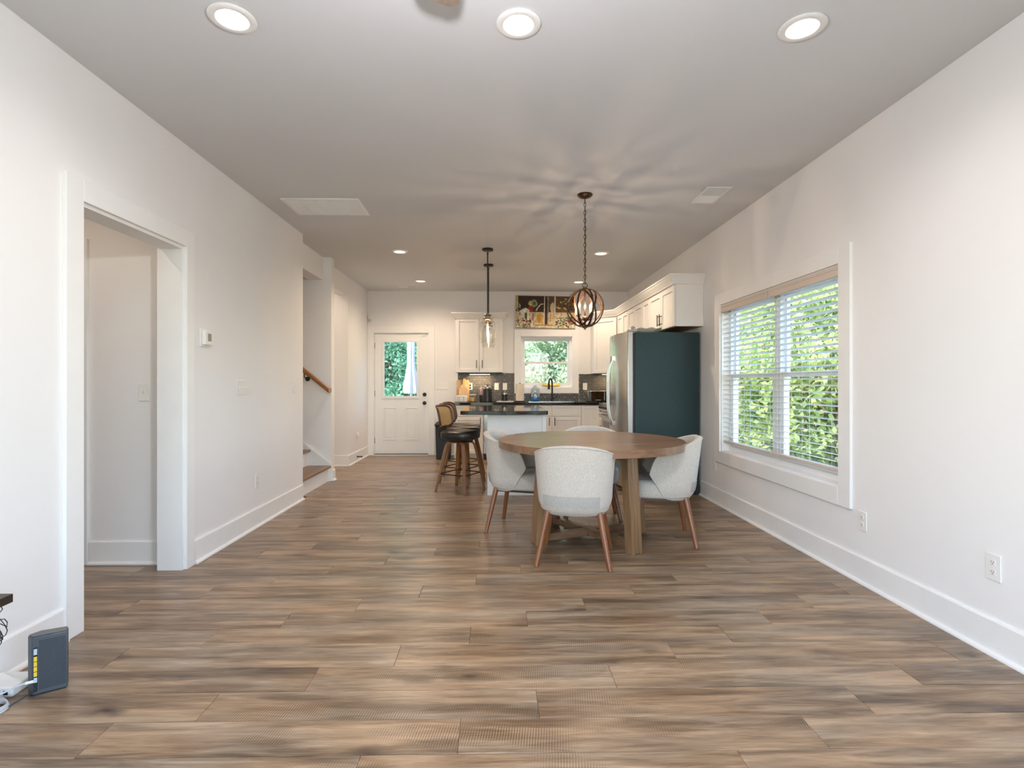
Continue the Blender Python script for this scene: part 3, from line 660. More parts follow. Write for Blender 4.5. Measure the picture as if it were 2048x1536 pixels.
# ------------------------------------------------------------------ jar pendants over the island
def jar_pendant():
    t = thing('jar_pendant', None, 'pendant light')
    H_ = 1.08
    m = MB(); m.lathe([(.062, H_-.0005), (.064, H_-.004), (.064, H_-.018), (.058, H_-.022), (.010, H_-.024)], n=28); m.build('canopy', M['black'], t, smooth=True)
    m = MB(); m.tube([(0, .007*math.cos(2*PI*j/10), H_-.034+.010*math.sin(2*PI*j/10)) for j in range(10)], .0025, 6, closed=True); m.cyl((0, 0, H_-.046), (0, 0, .335), .0075, n=12); m.sphere((0, 0, H_-.052), .012); m.build('rod', M['black'], t, smooth=True)
    m = MB(); m.lathe([(.010, .345), (.042, .335), (.046, .322), (.040, .312), (.030, .305), (.030, .292), (.055, .290), (.058, .284), (.058, .266), (.050, .262)], n=28); m.build('cap', M['nickel'], t, smooth=True)
    prof = [(.050, .262), (.062, .255), (.083, .235), (.087, .20), (.087, .05), (.084, .03), (.076, .016), (.074, .0)]
    m = MB(); R = [[(r*math.cos(2*PI*j/32), r*math.sin(2*PI*j/32), z) for j in range(32)] for r, z in prof]
    R += [[(.973*x, .973*y, z) for x, y, z in r] for r in R[::-1]]
    m.rings(R, closed=True); m.build('glass_jar', M['jarglass'], t, smooth=True)
    MB().cyl((0, 0, .262), (0, 0, .215), .018, .016).build('socket', M['nickel'], t, smooth=True)
    m = MB(); m.lathe([(.006, .215), (.009, .19), (.009, .10), (.006, .075), (.002, .068)], n=14); m.build('bulb', M['filament'], t, smooth=True)
    return t
j1 = place(jar_pendant(), (-.113, 6.06, ZC-1.08), 0, 'nearer glass jar pendant on a black rod, in front over the island'); j1['group'] = 'jar pendants over the island'
j2 = place(copy_tree(j1), (-.117, 6.86, ZC-1.08), 0, 'farther glass jar pendant over the island, almost hidden behind the nearer one')
for y in (6.06, 6.86): light('pendant_lamp', 'POINT', (-.115, y, ZC-1.08+.14), 3.5, BULB, .015)

# ------------------------------------------------------------------ round dining table
TX, TY, TR, TZ = .722, 4.115, .713, .760
t = thing('round_dining_table', 'round brown oak dining table with crossed base', 'table', (TX, TY, 0))
ang = math.radians(4); nb = 10; bw = 2*TR/nb
for i in range(nb):
    y0, y1 = -TR+i*bw, -TR+(i+1)*bw; g = .0006
    ys = [y0+g+(y1-y0-2*g)*j/12 for j in range(13)]
    pts = [(math.sqrt(max(TR**2-y*y, 1e-6)), y) for y in ys]+[(-math.sqrt(max(TR**2-y*y, 1e-6)), y) for y in ys[::-1]]
    pts = [(x*math.cos(ang)-y*math.sin(ang), x*math.sin(ang)+y*math.cos(ang)) for x, y in pts]
    MB().prism(pts, 'Z', TZ-.055+.001, TZ).build('board', M['oak'], t, bevel=.0012, seg=1)
legA = [math.radians(a) for a in (199, 302, 22, 125)]
for a in legA:
    c, s_ = math.cos(a), math.sin(a); rt, rb = .40, .45
    m = MB()
    for kx_ in (-1, 0, 1):
        o0 = kx_*.034
        def pt(r, z, du, dv): return (r*c+du*c-(o0+dv)*s_, r*s_+du*s_+(o0+dv)*c-.04, z)
        dv = .0165; top = TZ-.057
        zb_ = .0 if kx_ else .004
        m.add([pt(rb,zb_,-.034,-dv),pt(rb,zb_,.034,-dv),pt(rb,zb_,.034,dv),pt(rb,zb_,-.034,dv),pt(rt,top,-.034,-dv),pt(rt,top,.034,-dv),pt(rt,top,.034,dv),pt(rt,top,-.034,dv)],
              [(0,3,2,1),(4,5,6,7),(0,1,5,4),(1,2,6,5),(2,3,7,6),(3,0,4,7)])
    m.build('leg', M['oakz'], t, bevel=.002, seg=1)
def beam(a0, a1, r, z0, z1, w_, nm, mat_):
    p0 = Vector((r*math.cos(a0), r*math.sin(a0)-.04, 0)); p1 = Vector((r*math.cos(a1), r*math.sin(a1)-.04, 0)); d_ = (p1-p0).normalized(); n_ = Vector((-d_.y, d_.x, 0))*w_/2
    q = [p0-n_, p1-n_, p1+n_, p0+n_]; m = MB(); m.prism([(v.x, v.y) for v in q], 'Z', z0, z1); m.build(nm, mat_, t, bevel=.002, seg=1)
beam(legA[0], legA[2], .416, .022, .075, .055, 'floor_brace', M['oak'])
beam(legA[1], legA[3], .416, .026, .079, .055, 'floor_brace', M['oak'])
beam(legA[0], legA[2], .36, TZ-.11, TZ-.056, .06, 'top_brace', M['oak'])
beam(legA[1], legA[3], .36, TZ-.114, TZ-.0565, .06, 'top_brace', M['oak'])

# ------------------------------------------------------------------ barrel-back dining chairs (face local +Y)
def sgnpow(v, p): return math.copysign(abs(v)**p, v)
def shell_xy(s, off=0.0, z=.6):
    f = lambda s_: None
    a, yb_, fw, sb = .262, .262, .12, .66
    def base(q):
        if abs(q) <= sb:
            th = q/sb*PI/2; return a*sgnpow(math.sin(th), .86), -yb_*abs(math.cos(th))**.72
        u = (abs(q)-sb)/(1-sb); return math.copysign(a-.006*u*u, q), fw*u
    x, y = base(s); e = .01
    x2, y2 = base(min(1, s+e)); x1, y1 = base(max(-1, s-e)); tx, ty = x2-x1, y2-y1; L = math.hypot(tx, ty) or 1
    nx, ny = ty/L, -tx/L       # outward
    h = (z-.335)/.455
    fl_ = .036*(h-.6)+(-.035*max(0, 1-h*5)**2)
    return x+nx*(fl_-off), y+ny*(fl_-off)-.02*h
def shell_top(s):
    q = abs(s); z = .79-.165*q**1.7
    if q > .84: z -= .09*((q-.84)/.16)**2.2
    return z
def shell_bot(s):
    q = abs(s); z = .335
    if q > .58: u = (q-.58)/.42; z += .165*(u*u*(3-2*u))
    if q > .9: z += .03*((q-.9)/.1)**2
    return z
def make_chair():
    t = thing('dining_chair', None, 'chair')
    NS, NT, TH = 56, 12, .048
    def surf(off):
        G = []
        for i in range(NS+1):
            s_ = -1+2*i/NS; z0, z1 = shell_bot(s_), shell_top(s_); row = []
            for j in range(NT+1):
                z = z0+(z1-z0)*j/NT; x, y = shell_xy(s_, off, z); row.append((x, y, z))
            G.append(row)
        return G
    Go, Gi = surf(0), surf(TH)
    R = []
    for i in range(NS+1):
        mid_t = [(a+b)/2 for a, b in zip(Go[i][-1], Gi[i][-1])]; mid_b = [(a+b)/2 for a, b in zip(Go[i][0], Gi[i][0])]
        mid_t[2] += .010; mid_b[2] -= .006
        R.append(Go[i]+[tuple(mid_t)]+Gi[i][::-1]+[tuple(mid_b)])
    m = MB(); m.rings(R, True, True); sh = m.build('backrest', M['fabric'], t, smooth=True)
    edge = [Go[i][-1] for i in range(NS+1)]
    e0 = [Go[0][j] for j in range(NT)]; e1 = [Go[NS][j] for j in range(NT-1, -1, -1)]
    low0 = [Go[i][0] for i in range(10, 0, -1)]; low1 = [Go[i][0] for i in range(NS-1, NS-11, -1)]
    MB().tube(low0+e0+edge+e1+low1, .0042, 6).build('piping', M['fabric'], sh, smooth=True)
    m = MB(); vs = []; nA, nB = 14, 2
    for i in range(nA+1):
        s_ = -.36+.66*i/nA
        for j in range(nB+1):
            z = .395+.075*j/nB; x, y = shell_xy(s_, -.0022, z); vs.append((x, y, z))
    m.add(vs, [(i*(nB+1)+j, (i+1)*(nB+1)+j, (i+1)*(nB+1)+j+1, i*(nB+1)+j+1) for i in range(nA) for j in range(nB)])
    o = m.build('fabric_patch', M['fabric_dark'], sh, smooth=True, label='darker fabric band across the lower back')
    # seat cushion
    R = []
    for z, ins in ((.345, .03), (.350, .012), (.365, .0), (.445, .0), (.462, .008), (.472, .025), (.476, .06)):
        r = []
        for j in range(48):
            q = 2*PI*j/48; a_, b_ = .232-ins, .250-ins
            x = a_*sgnpow(math.cos(q), .62); y = .035+b_*sgnpow(math.sin(q), .62)
            r.append((x, y, z+.006*(1-(x/.26)**2)*(z > .4)))
        R.append(r)
    MB().rings(R).build('seat', M['fabric'], t, smooth=True)
    MB().box(-.18, .18, -.16, .20, .325, .346).build('seat_frame', M['darkwood'], t)
    for sx, sy in ((-1,-1),(1,-1),(-1,1),(1,1)):
        p0 = Vector((sx*.17, sy*.165+.01, .350)); p1 = Vector((sx*.237, sy*.235+.015, 0))
        n_ = [p0.lerp(p1, k_/6) for k_ in range(7)]
        MB().tube(n_, [.0215-.0010*k_ for k_ in range(7)], 14).build('leg', M['copperwood'], t, smooth=True)
    return t
def rzf(fx, fy): return math.atan2(-fx, fy)
c0 = make_chair(); c0['group'] = 'dining chairs'
place(c0, (.532, 3.605, 0), rzf(.22, .975), 'cream upholstered chair nearest the camera, its back to us')
place(copy_tree(c0), (.19, 4.385, 0), rzf(.95, -.31), 'cream upholstered chair at the left of the table, beside the island')
place(copy_tree(c0), (1.265, 4.06, 0), rzf(-.985, .17), 'cream upholstered chair at the right of the table, in front of the refrigerator')
place(copy_tree(c0), (.83, 4.67, 0), rzf(-.10, -1), 'cream upholstered chair behind the table, mostly hidden by the tabletop')

# ------------------------------------------------------------------ bar stools (face local +Y)
def make_stool():
    t = thing('bar_stool', None, 'stool')
    R = []
    for z, ins in ((.575, .03), (.585, .008), (.605, .0), (.645, .0), (.662, .012), (.670, .035), (.672, .08)):
        r = []
        for j in range(40):
            q = 2*PI*j/40; x = (.205-ins)*sgnpow(math.cos(q), .72); y = (.205-ins)*sgnpow(math.sin(q), .72); r.append((x, y, z))
        R.append(r)
    MB().rings(R).build('seat', M['leather'], t, smooth=True)
    MB().cyl((0, 0, .550), (0, 0, .576), .14, .15, 24).build('swivel_plate', M['black'], t, smooth=True)
    for k_ in range(4):
        a = math.radians(35)+k_*PI/2; c, s_ = math.cos(a), math.sin(a); prof = [(.03, .54), (.11, .54)]
        for j in range(1, 7):
            q = j/6*math.radians(78); prof.append((.11+.055*math.sin(q), .54-.055*(1-math.cos(q))))
        prof += [(.20, .36), (.235, .19), (.275, .0)]
        m = MB(); R = []
        for i, (r, z) in enumerate(prof):
            i0, i1 = max(i-1, 0), min(i+1, len(prof)-1); tr, tz = prof[i1][0]-prof[i0][0], prof[i1][1]-prof[i0][1]; L = math.hypot(tr, tz); nr, nz = -tz/L, tr/L
            w_ = .021-.004*(i/len(prof)); th = .011
            if i == len(prof)-1: nr, nz = 1, 0
            R.append([((r+nr*u*th)*c-v*w_*s_, (r+nr*u*th)*s_+v*w_*c, z+nz*u*th) for u, v in ((-1,-1),(1,-1),(1,1),(-1,1))])
        m.rings(R); m.build('leg', M['stoolwood'], t, bevel=.002, seg=1)
    pts = [(.236*math.cos(math.radians(35)+k_*PI/2), .236*math.sin(math.radians(35)+k_*PI/2), .195) for k_ in range(4)]
    m = MB()
    for i in range(4): m.tube([pts[i], pts[(i+1) % 4]], .0065, 8)
    m.build('footrest', M['black'], t, smooth=True)
    # curved cane back
    def bp(u, z, off=0):    # u -1..1
        th = u*math.radians(44); r = .245+off; return (r*math.sin(th)*.95, .02-r*math.cos(th)-.05*(z-.70)/.25, z)
    loop = []
    for j in range(40):
        q = 2*PI*j/40; loop.append(bp(sgnpow(math.cos(q), .45)*.98, .825+.118*sgnpow(math.sin(q), .45)))
    MB().tube(loop, .0125, 8, closed=True).build('back_frame', M['darkwood'], t, smooth=True)
    def grid(off, nu=16, nv=12):
        return [[bp(-.95+1.9*i/nu, .712+.226*j/nv, off) for j in range(nv+1)] for i in range(nu+1)]
    m = MB(); R = []
    A, Bk = grid(.003), grid(-.003)
    for i in range(17): R.append(A[i]+Bk[i][::-1])
    m.rings(R); m.build('cane_panel', M['cane'], t, smooth=True)
    for sx in (-.35, .35):
        p = bp(sx, .715); m = MB(); m.tube([(sx*.25, -.10, .566), (p[0], p[1]+.03, .568), (p[0], p[1]-.004, .60), (p[0], p[1]-.004, .725)], .01, flat=(.030, .008), up=(1, 0, 0)); m.build('back_bracket', M['black'], t, bevel=.001, seg=1)
    return t
m, nt, n, l, b = newmat('woven_cane'); M['cane'] = m
tc = n.new('ShaderNodeTexCoord'); sx = n.new('ShaderNodeSeparateXYZ'); l.new(tc.outputs['Object'], sx.inputs[0])
def wv(sock, f):
    a = n.new('ShaderNodeMath'); a.operation = 'MULTIPLY'; a.inputs[1].default_value = f; l.new(sock, a.inputs[0])
    c_ = n.new('ShaderNodeMath'); c_.operation = 'SINE'; l.new(a.outputs[0], c_.inputs[0]); return c_.outputs[0]
pm = n.new('ShaderNodeMath'); pm.operation = 'MULTIPLY'; l.new(wv(sx.outputs['X'], 420), pm.inputs[0]); l.new(wv(sx.outputs['Z'], 420), pm.inputs[1])
cr = n.new('ShaderNodeValToRGB'); cr.color_ramp.elements[0].color = (.62, .40, .17, 1); cr.color_ramp.elements[1].color = (.20, .10, .04, 1); cr.color_ramp.elements[0].position = .1; cr.color_ramp.elements[1].position = .7
l.new(pm.outputs[0], cr.inputs[0]); l.new(cr.outputs[0], b.inputs['Base Color']); b.inputs['Roughness'].default_value = .6
s0 = make_stool(); s0['group'] = 'bar stools at the island'
RS = rzf(.93, -.36)
place(s0, (-.415, 5.915, 0), RS, 'black leather and cane bar stool nearest the camera at the island')
place(copy_tree(s0), (-.425, 6.40, 0), RS, 'black leather and cane bar stool, middle one of the row at the island')
place(copy_tree(s0), (-.435, 6.90, 0), RS+.05, 'black leather and cane bar stool farthest along the island, by the black bin')

# ------------------------------------------------------------------ island
t = thing('kitchen_island', 'white panelled kitchen island base under the black granite top', 'island', (0, 0, 0))
B(-.085, .475, 5.65, 6.78, 0, .868).build('body', M['cab'], t)
B(-.108, .475, 5.632, 5.649, 0, .868).build('end_panel', M['cab'], t, bevel=.001)
B(.4755, .520, 5.626, 5.665, 0, .868).build('corner_post', M['cab'], t, bevel=.002)
B(.476, .494, 5.67, 6.78, .10, .868).build('door', M['cab'], t)
m = MB()
pts = []
r_ = .06
for cx, cy, a0 in ((.53-r_, 5.46+r_, -90), (.53-r_, 6.82-r_, 0), (-.39+r_, 6.82-r_, 90), (-.39+r_, 5.46+r_, 180)):
    for j in range(7): a = math.radians(a0+90*j/6); pts.append((cx+r_*math.cos(a), cy+r_*math.sin(a)))
m.prism(pts, 'Z', .870, .910); o = m.build('island_worktop', M['granite'], None, bevel=.004); o['label'] = 'glossy black granite worktop with rounded corners on the island'; o['category'] = 'worktop'

def outlet(label, loc, face, w_=.072, h_=.116, kind='duplex', cat='outlet', horiz=False, plate=None):
    """face: '+X','-X','-Y' = direction the plate faces; local plate lies in XZ, facing -Y"""
    rz = {'-Y': 0, '+X': PI/2, '-X': -PI/2}[face]
    nm = {'duplex': 'power_outlet', 'switch': 'light_switch', 'blank': 'wall_plate'}[kind]
    t = thing(nm, label, cat, loc, rz)
    if horiz: w_, h_ = h_, w_
    B(-w_/2, w_/2, -.0065, -.0008, -h_/2, h_/2).build('cover_plate', plate or M['plastic'], t, bevel=.002)
    if kind == 'duplex':
        for s_ in (-1, 1):
            cx, cz = (s_*.0215, 0) if horiz else (0, s_*.0215)
            m = MB(); m.box(cx-.0145, cx+.0145, -.0085, -.0067, cz-.0135, cz+.0135); so_ = m.build('socket', M['plastic'], t, bevel=.002)
            m = MB()
            for q in (-1, 1): m.box(cx+q*.0055-.001, cx+q*.0055+.001, -.0092, -.0087, cz-.001, cz+.0065)
            m.box(cx-.002, cx+.002, -.0092, -.0087, cz-.0085, cz-.005); m.build('slots', M['blackplastic'], so_)
    elif kind == 'switch':
        g = max(1, round(w_/.05)-0) if w_ > .1 else 1
        for i in range(g):
            cx = (i-(g-1)/2)*.046
            B(cx-.005, cx+.005, -.0075, -.0067, -.012, .012).build('toggle_slot', M['plastic'], t)
            m = MB(); m.add([(cx-.004,-.0077,-.004),(cx+.004,-.0077,-.004),(cx+.004,-.0077,.006),(cx-.004,-.0077,.006),(cx-.003,-.017,.004),(cx+.003,-.017,.004),(cx+.003,-.017,.010),(cx-.003,-.017,.010)],
                  [(0,3,2,1),(4,5,6,7),(0,1,5,4),(1,2,6,5),(2,3,7,6),(3,0,4,7)]); m.build('toggle', M['plastic'], t)
    return t
outlet('white outlet set sideways in the island end panel', (.235, 5.632, .665), '-Y', horiz=True)
outlet('white outlet low on the left wall below the four-toggle switch', (XL, 4.455, .38), '+X')
outlet('white outlet low on the right wall, nearest the camera', (XR, 2.285, .385), '-X')
outlet('white outlet low on the right wall, just under the window corner', (XR, 3.12, .371), '-X')
outlet('white outlet low on the right wall, beside the refrigerator end', (XR, 5.28, .382), '-X')
outlet('white four-toggle light switch plate on the left wall', (XL, 4.21, 1.163), '+X', w_=.21, kind='switch', cat='light switch')
outlet('small light switch at the far end of the left wall by the stairs', (XL, 5.265, 1.163), '+X', kind='switch', cat='light switch')
outlet('single light switch on the wall inside the left doorway', (-2.345, 3.55, 1.137), '-Y', kind='switch', cat='light switch')
outlet('white four-toggle light switch beside the back door', (-.93, YB, 1.155), '-Y', w_=.21, kind='switch', cat='light switch')
t = outlet('white outlet with a plug-in device on the wall left of the back door', (XLB, 8.15, .385), '+X')
m = MB(); m.box(-.022, .022, -.045, -.0095, .0, .055); m.build('plug_in_device', M['plastic'], t, bevel=.005)

t = thing('thermostat', 'white wall thermostat with grey display on the left wall', 'thermostat', (XL, 3.665, 1.507), PI/2)
B(-.065, .055, -.008, -.0008, -.062, .062).build('mount_plate', M['plastic'], t, bevel=.003)
B(-.045, .048, -.032, -.0085, -.048, .048).build('body', M['plastic'], t, bevel=.004)
B(-.012, .030, -.0335, -.0322, -.022, .030).build('display', M['screen'], t)
t = thing('motion_sensor', 'small white motion sensor high in the corner by the back door', 'sensor', (-2.125, YB-.02, 2.275))
B(-.028, .028, -.03, .0185, -.055, .055).build('body', M['plastic'], t, bevel=.006)
B(-.018, .018, -.034, -.0305, -.045, -.01).build('sensor_window', M['plastic_grey'], t)
t = thing('door_stop', 'black spring door stop on the baseboard left of the back door', 'door stop', (XLB+.016, 8.12, .075), 0)
pts = [(.008+.0006*i*1.0, .009*math.cos(i*.7), .009*math.sin(i*.7)) for i in range(100)]
m = MB(); m.tube(pts, .0016, 5); m.cyl((0, 0, 0), (.010, 0, 0), .013); m.build('spring', M['black'], t, smooth=True)
MB().cyl((.066, 0, 0), (.080, 0, 0), .011, .009).build('bumper', M['blackplastic'], t, smooth=True)

# ------------------------------------------------------------------ kitchen cabinets
def door_front(w_, h_, rail=.055, th=.019):
    """shaker front in local XZ, facing -Y, origin at lower left; front plane at y=-th"""
    m = MB(); m.frame(0, w_, 0, h_, rail, -th, -.0005); m.box(rail, w_-rail, -th+.012, -.0005, rail, h_-rail); return m
def handle(t, x, y, z, L, vertical=True):
    """bar pull proud of plane y"""
    m = MB(); d_ = .030
    if vertical:
        m.cyl((x, y-d_, z-L/2), (x, y-d_, z+L/2), .0055, n=10)
        for q in (-.35, .35): m.cyl((x, y-.0002, z+q*L), (x, y-d_, z+q*L), .0042, n=8)
    else:
        m.cyl((x-L/2, y-d_, z), (x+L/2, y-d_, z), .0055, n=10)
        for q in (-.35, .35): m.cyl((x+q*L, y-.0002, z), (x+q*L, y-d_, z), .0042, n=8)
    m.build('handle', M['black'], t, smooth=True)
def cabinet(name, label, loc, rz, w_, dep, z0, z1, fronts, toe=0, cat='cabinet', bottom=None):
    """local: front plane y=0 facing -Y, body to y=dep; fronts: (x,z,w,h,kind,handle)"""
    t = thing(name, label, cat, loc, rz)
    m = MB(); m.box(.0008, w_-.0008, 0, dep, z0+toe, z1)
    if toe: m.box(.0008, w_-.0008, .06, dep, z0, z0+toe)
    m.build('body', M['cab'], t)
    for (x, z, fw, fh, kd, hd) in fronts:
        mm = door_front(fw-.006, fh-.006, rail=.055 if fh > .2 and fw > .2 else .035); f = mm.build(kd, M['cab'], t, bevel=.0012, seg=1); f.location = (x+.003, 0, z+.003)
        if hd:
            hx, hz, L, ver = hd; handle(f, hx, -.019, hz, L, ver)
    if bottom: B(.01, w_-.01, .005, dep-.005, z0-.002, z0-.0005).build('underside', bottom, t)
    return t
FYK = 8.245
cabinet('base_cabinet', 'cream base cabinet at the left end of the back counter, behind the stools', (-.68, FYK, 0), 0, .46, .595, 0, .858,
        [(0, .685, .46, .17, 'drawer', (.23, .085, .13, False)), (0, .10, .46, .58, 'door', (.41, .50, .13, True))], toe=.10)
t = thing('dishwasher', 'stainless dishwasher edge seen between the left cabinet and the island', 'dishwasher', (-.22, FYK, 0))
B(.003, .607, 0, .59, .10, .856).build('body', M['steel'], t); B(.003, .607, .05, .59, 0, .10).build('toe_kick', M['blackplastic'], t)
B(.003, .607, -.022, -.001, .11, .80).build('door', M['steel'], t, bevel=.003); m = MB(); m.cyl((.06, -.05, .76), (.55, -.05, .76), .009)
for x in (.08, .53): m.cyl((x, -.022, .76), (x, -.05, .76), .006)
m.build('handle', M['steel'], t, smooth=True); B(.003, .607, -.022, -.001, .803, .855).build('control_panel', M['blackplastic'], t)
cabinet('sink_cabinet', 'cream two-door sink base cabinet under the window', (.39, FYK, 0), 0, .92, .595, 0, .858,
        [(0, .685, .46, .17, 'drawer_front', None), (.46, .685, .46, .17, 'drawer_front', None), (0, .10, .46, .58, 'door', (.415, .50, .13, True)), (.46, .10, .46, .58, 'door', (.040, .50, .13, True))], toe=.10)
cabinet('corner_base_cabinet', 'narrow cream base cabinet in the corner right of the sink', (1.31, FYK, 0), 0, .298, .595, 0, .858,
        [(0, .10, .298, .755, 'door', None)], toe=.10)
# right run base (faces -X): local x runs from far to near
FXK = 1.61
cabinet('drawer_cabinet', 'cream drawer cabinet between the corner and the range', (FXK, FYK-.025, 0), -PI/2, .44, .57, 0, .858,
        [(0, .685, .44, .17, 'drawer', (.22, .085, .13, False)), (0, .40, .44, .28, 'drawer', (.22, .14, .13, False)), (0, .10, .44, .29, 'drawer', (.22, .14, .13, False))], toe=.10)
cabinet('narrow_base_cabinet', 'narrow cream base cabinet between the range and the refrigerator', (FXK, 7.00, 0), -PI/2, .40, .57, 0, .858,
        [(0, .685, .40, .17, 'drawer', (.20, .085, .13, False)), (0, .10, .40, .58, 'door', (.05, .5, .13, True))], toe=.10)
t = thing('range', 'stainless kitchen range mostly hidden behind the refrigerator', 'stove', (0, 7.385, 0))
B(1.56, 2.185, -.377, .377, .04, .890).build('body', M['steel'], t)
B(1.545, 2.185, -.379, .379, .891, .912).build('cooktop', M['blackplastic'], t, bevel=.002)
B(1.50, 1.559, -.377, .377, .80, .905).build('control_fascia', M['steel'], t, bevel=.004)
B(1.535, 1.559, -.375, .375, .22, .785).build('oven_door', M['steel'], t, bevel=.003)
B(1.531, 1.5345, -.25, .25, .33, .66).build('oven_window', M['ovenglass'], t)
m = MB(); m.cyl((1.49, -.33, .74), (1.49, .33, .74), .011)
for y in (-.3, .3): m.cyl((1.535, y, .74), (1.49, y, .74), .008)
m.build('oven_handle', M['steel'], t, smooth=True)
for y in (-.28, -.14, .0, .14, .28): MB().cyl((1.4998, y, .853), (1.475, y, .853), .019, .017).build('knob', M['blackplastic'], t, smooth=True)
for x, y in ((1.72, -.19), (1.72, .19), (2.02, -.19), (2.02, .19)):
    m = MB()
    for q in (-.11, 0, .11): m.box(x-.12, x+.12, y+q-.006, y+q+.006, .925, .937); m.box(x+q-.006, x+q+.006, y-.12, y+.12, .925, .937)
    for a in (-.115, .115):
        for b_ in (-.115, .115): m.box(x+a-.006, x+a+.006, y+b_-.006, y+b_+.006, .912, .926)
    m.build('grate', M['black'], t)
# L-shaped worktop with sink cut-out
def top(poly, name, label, z0=.860, z1=.900):
    o = MB().prism(poly, 'Z', z0, z1).build(name, M['granite'], None, bevel=.003); o['label'] = label; o['category'] = 'worktop'; return o
top([(-.705, 8.205), (1.575, 8.205), (1.575, 7.768), (2.188, 7.768), (2.188, 8.848), (-.705, 8.848)], 'worktop', 'black granite worktop along the back wall under the kitchen window')
top([(1.575, 6.60), (2.188, 6.60), (2.188, 7.003), (1.575, 7.003)], 'worktop', 'short black granite worktop between the range and the refrigerator')

# uppers
cabinet('wall_cabinet', 'cream two-door wall cabinet left of the kitchen window', (-.674, 8.51, 0), 0, .762, .338, 1.372, 2.25,
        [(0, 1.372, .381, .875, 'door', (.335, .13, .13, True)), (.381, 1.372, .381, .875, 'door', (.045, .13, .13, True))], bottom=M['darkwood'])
def crown(path, name, parent, z0, closed=False):
    """crown profile swept along a horizontal path of (x,y); outward = right-hand side"""
    prof = [(0, 0), (.012, 0), (.016, .012), (.030, .030), (.052, .062), (.060, .078), (.066, .080), (.066, .098), (0, .098)]
    P = [Vector(p) for p in path]; R = []
    for i, p in enumerate(P):
        dirs = []
        if i > 0: dirs.append((p-P[i-1]).normalized())
        if i < len(P)-1: dirs.append((P[i+1]-p).normalized())
        ns = [Vector((d_.y, -d_.x)) for d_ in dirs]; nn = ns[0] if len(ns) == 1 else (ns[0]+ns[1]); 
        if len(ns) == 2: nn = nn/ (1+ns[0].dot(ns[1]))
        R.append([(p.x+nn.x*u, p.y+nn.y*u, z0+z) for u, z in prof])
    MB().rings(R).build(name, M['cab'], parent)
t = C.objects['wall_cabinet']
# (local coordinates of the cabinet empty)
crown([(-.0, .338), (0, -.02), (.762, -.02), (.762, .338)], 'crown_moulding', t, 2.235)
UX = 1.895
cw = thing('wall_cabinet', 'cream wall cabinets along the right wall under one crown moulding', 'cabinet', (0, 0, 0))
# corner cabinet with a diagonal door
cc = thing('corner_wall_cabinet', 'cream diagonal corner wall cabinet right of the kitchen window', 'cabinet', (0, 0, 0))
MB().prism([(1.565, 8.848), (1.565, 8.545), (UX-.02, 8.225), (2.188, 8.225), (2.188, 8.848)], 'Z', 1.358, 2.25).build('body', M['cab'], cc)
dl = math.hypot(UX-.02-1.565, .32)
f = door_front(dl-.02, .87).build('door', M['cab'], cc, bevel=.0012, seg=1); f.location = (1.565+.008, 8.545-.010, 1.36); f.rotation_euler = (0, 0, math.atan2(-.32, UX-.02-1.565))
cabs = [('wall_cabinet', 'cream two-door wall cabinet between the corner and the range, far end of the right row', 8.22, .645, 1.358, 2, .305),
        ('wall_cabinet', 'short cream two-door wall cabinet above the range', 7.573, .765, 1.80, 2, .305),
        ('wall_cabinet', 'narrow single-door cream wall cabinet beside the one over the refrigerator', 6.806, .316, 1.358, 1, .305),
        ('wall_cabinet', 'short cream two-door wall cabinet above the refrigerator', 6.488, .915, 1.805, 2, .305)]
bpy.data.objects.remove(cw)
last = None
for nm_, lb, yf, wd, z0, nd, dep in cabs:
    hh = 2.247-z0; hz = .11
    if nd == 2: fr = [(0, z0, wd/2, hh, 'door', (wd/2-.04, hz, .13, True)), (wd/2, z0, wd/2, hh, 'door', (.037, hz, .13, True))]
    else: fr = [(0, z0, wd, hh, 'door', (.045, hz, .13, True))]
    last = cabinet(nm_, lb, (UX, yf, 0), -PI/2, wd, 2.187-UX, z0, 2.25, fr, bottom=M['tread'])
# end panel of the refrigerator cabinet faces the camera (child of the last one, in its local frame)
B(.9155, .925, .0, 2.187-UX, 1.805, 2.25).build('end_panel', M['cab'], last)
cm_ = thing('crown_moulding', 'cream crown moulding running above the right wall cabinets and around the corner one', 'moulding', (0, 0, 0))
crown([(2.188, 5.562), (UX-.02, 5.562), (UX-.02, 8.225), (1.565, 8.545), (1.565, 8.847)][::-1], 'moulding', cm_, 2.252) if False else None
def crown2(path, name, parent, z0):
    crown(path, name, parent, z0)
crown2([(1.565, 8.847), (1.565, 8.535), (UX-.022, 8.21), (UX-.022, 5.560), (2.188, 5.560)], 'moulding', cm_, 2.2515)
# fixings
for x0, y0, rz, lb in ((-.46, 8.70, 0, 'glowing light bar under the wall cabinet left of the window'), (1.72, 8.66, 0, 'glowing light bar under the corner wall cabinet')):
    t = thing('under_cabinet_light', lb, 'light', (x0, y0, 1.3555), rz)
    B(0, .34, -.02, .02, -.012, -.0005).build('housing', M['plastic'], t); B(.005, .335, -.015, .015, -.015, -.0125).build('light_strip', M['ledbar'], t)
    ll = light('strip_lamp', 'AREA', (x0+.17, y0, 1.338), 2.6, (1, .74, .44), .12); ll.data.shape = 'RECTANGLE'; ll.data.size = .32; ll.data.size_y = .03

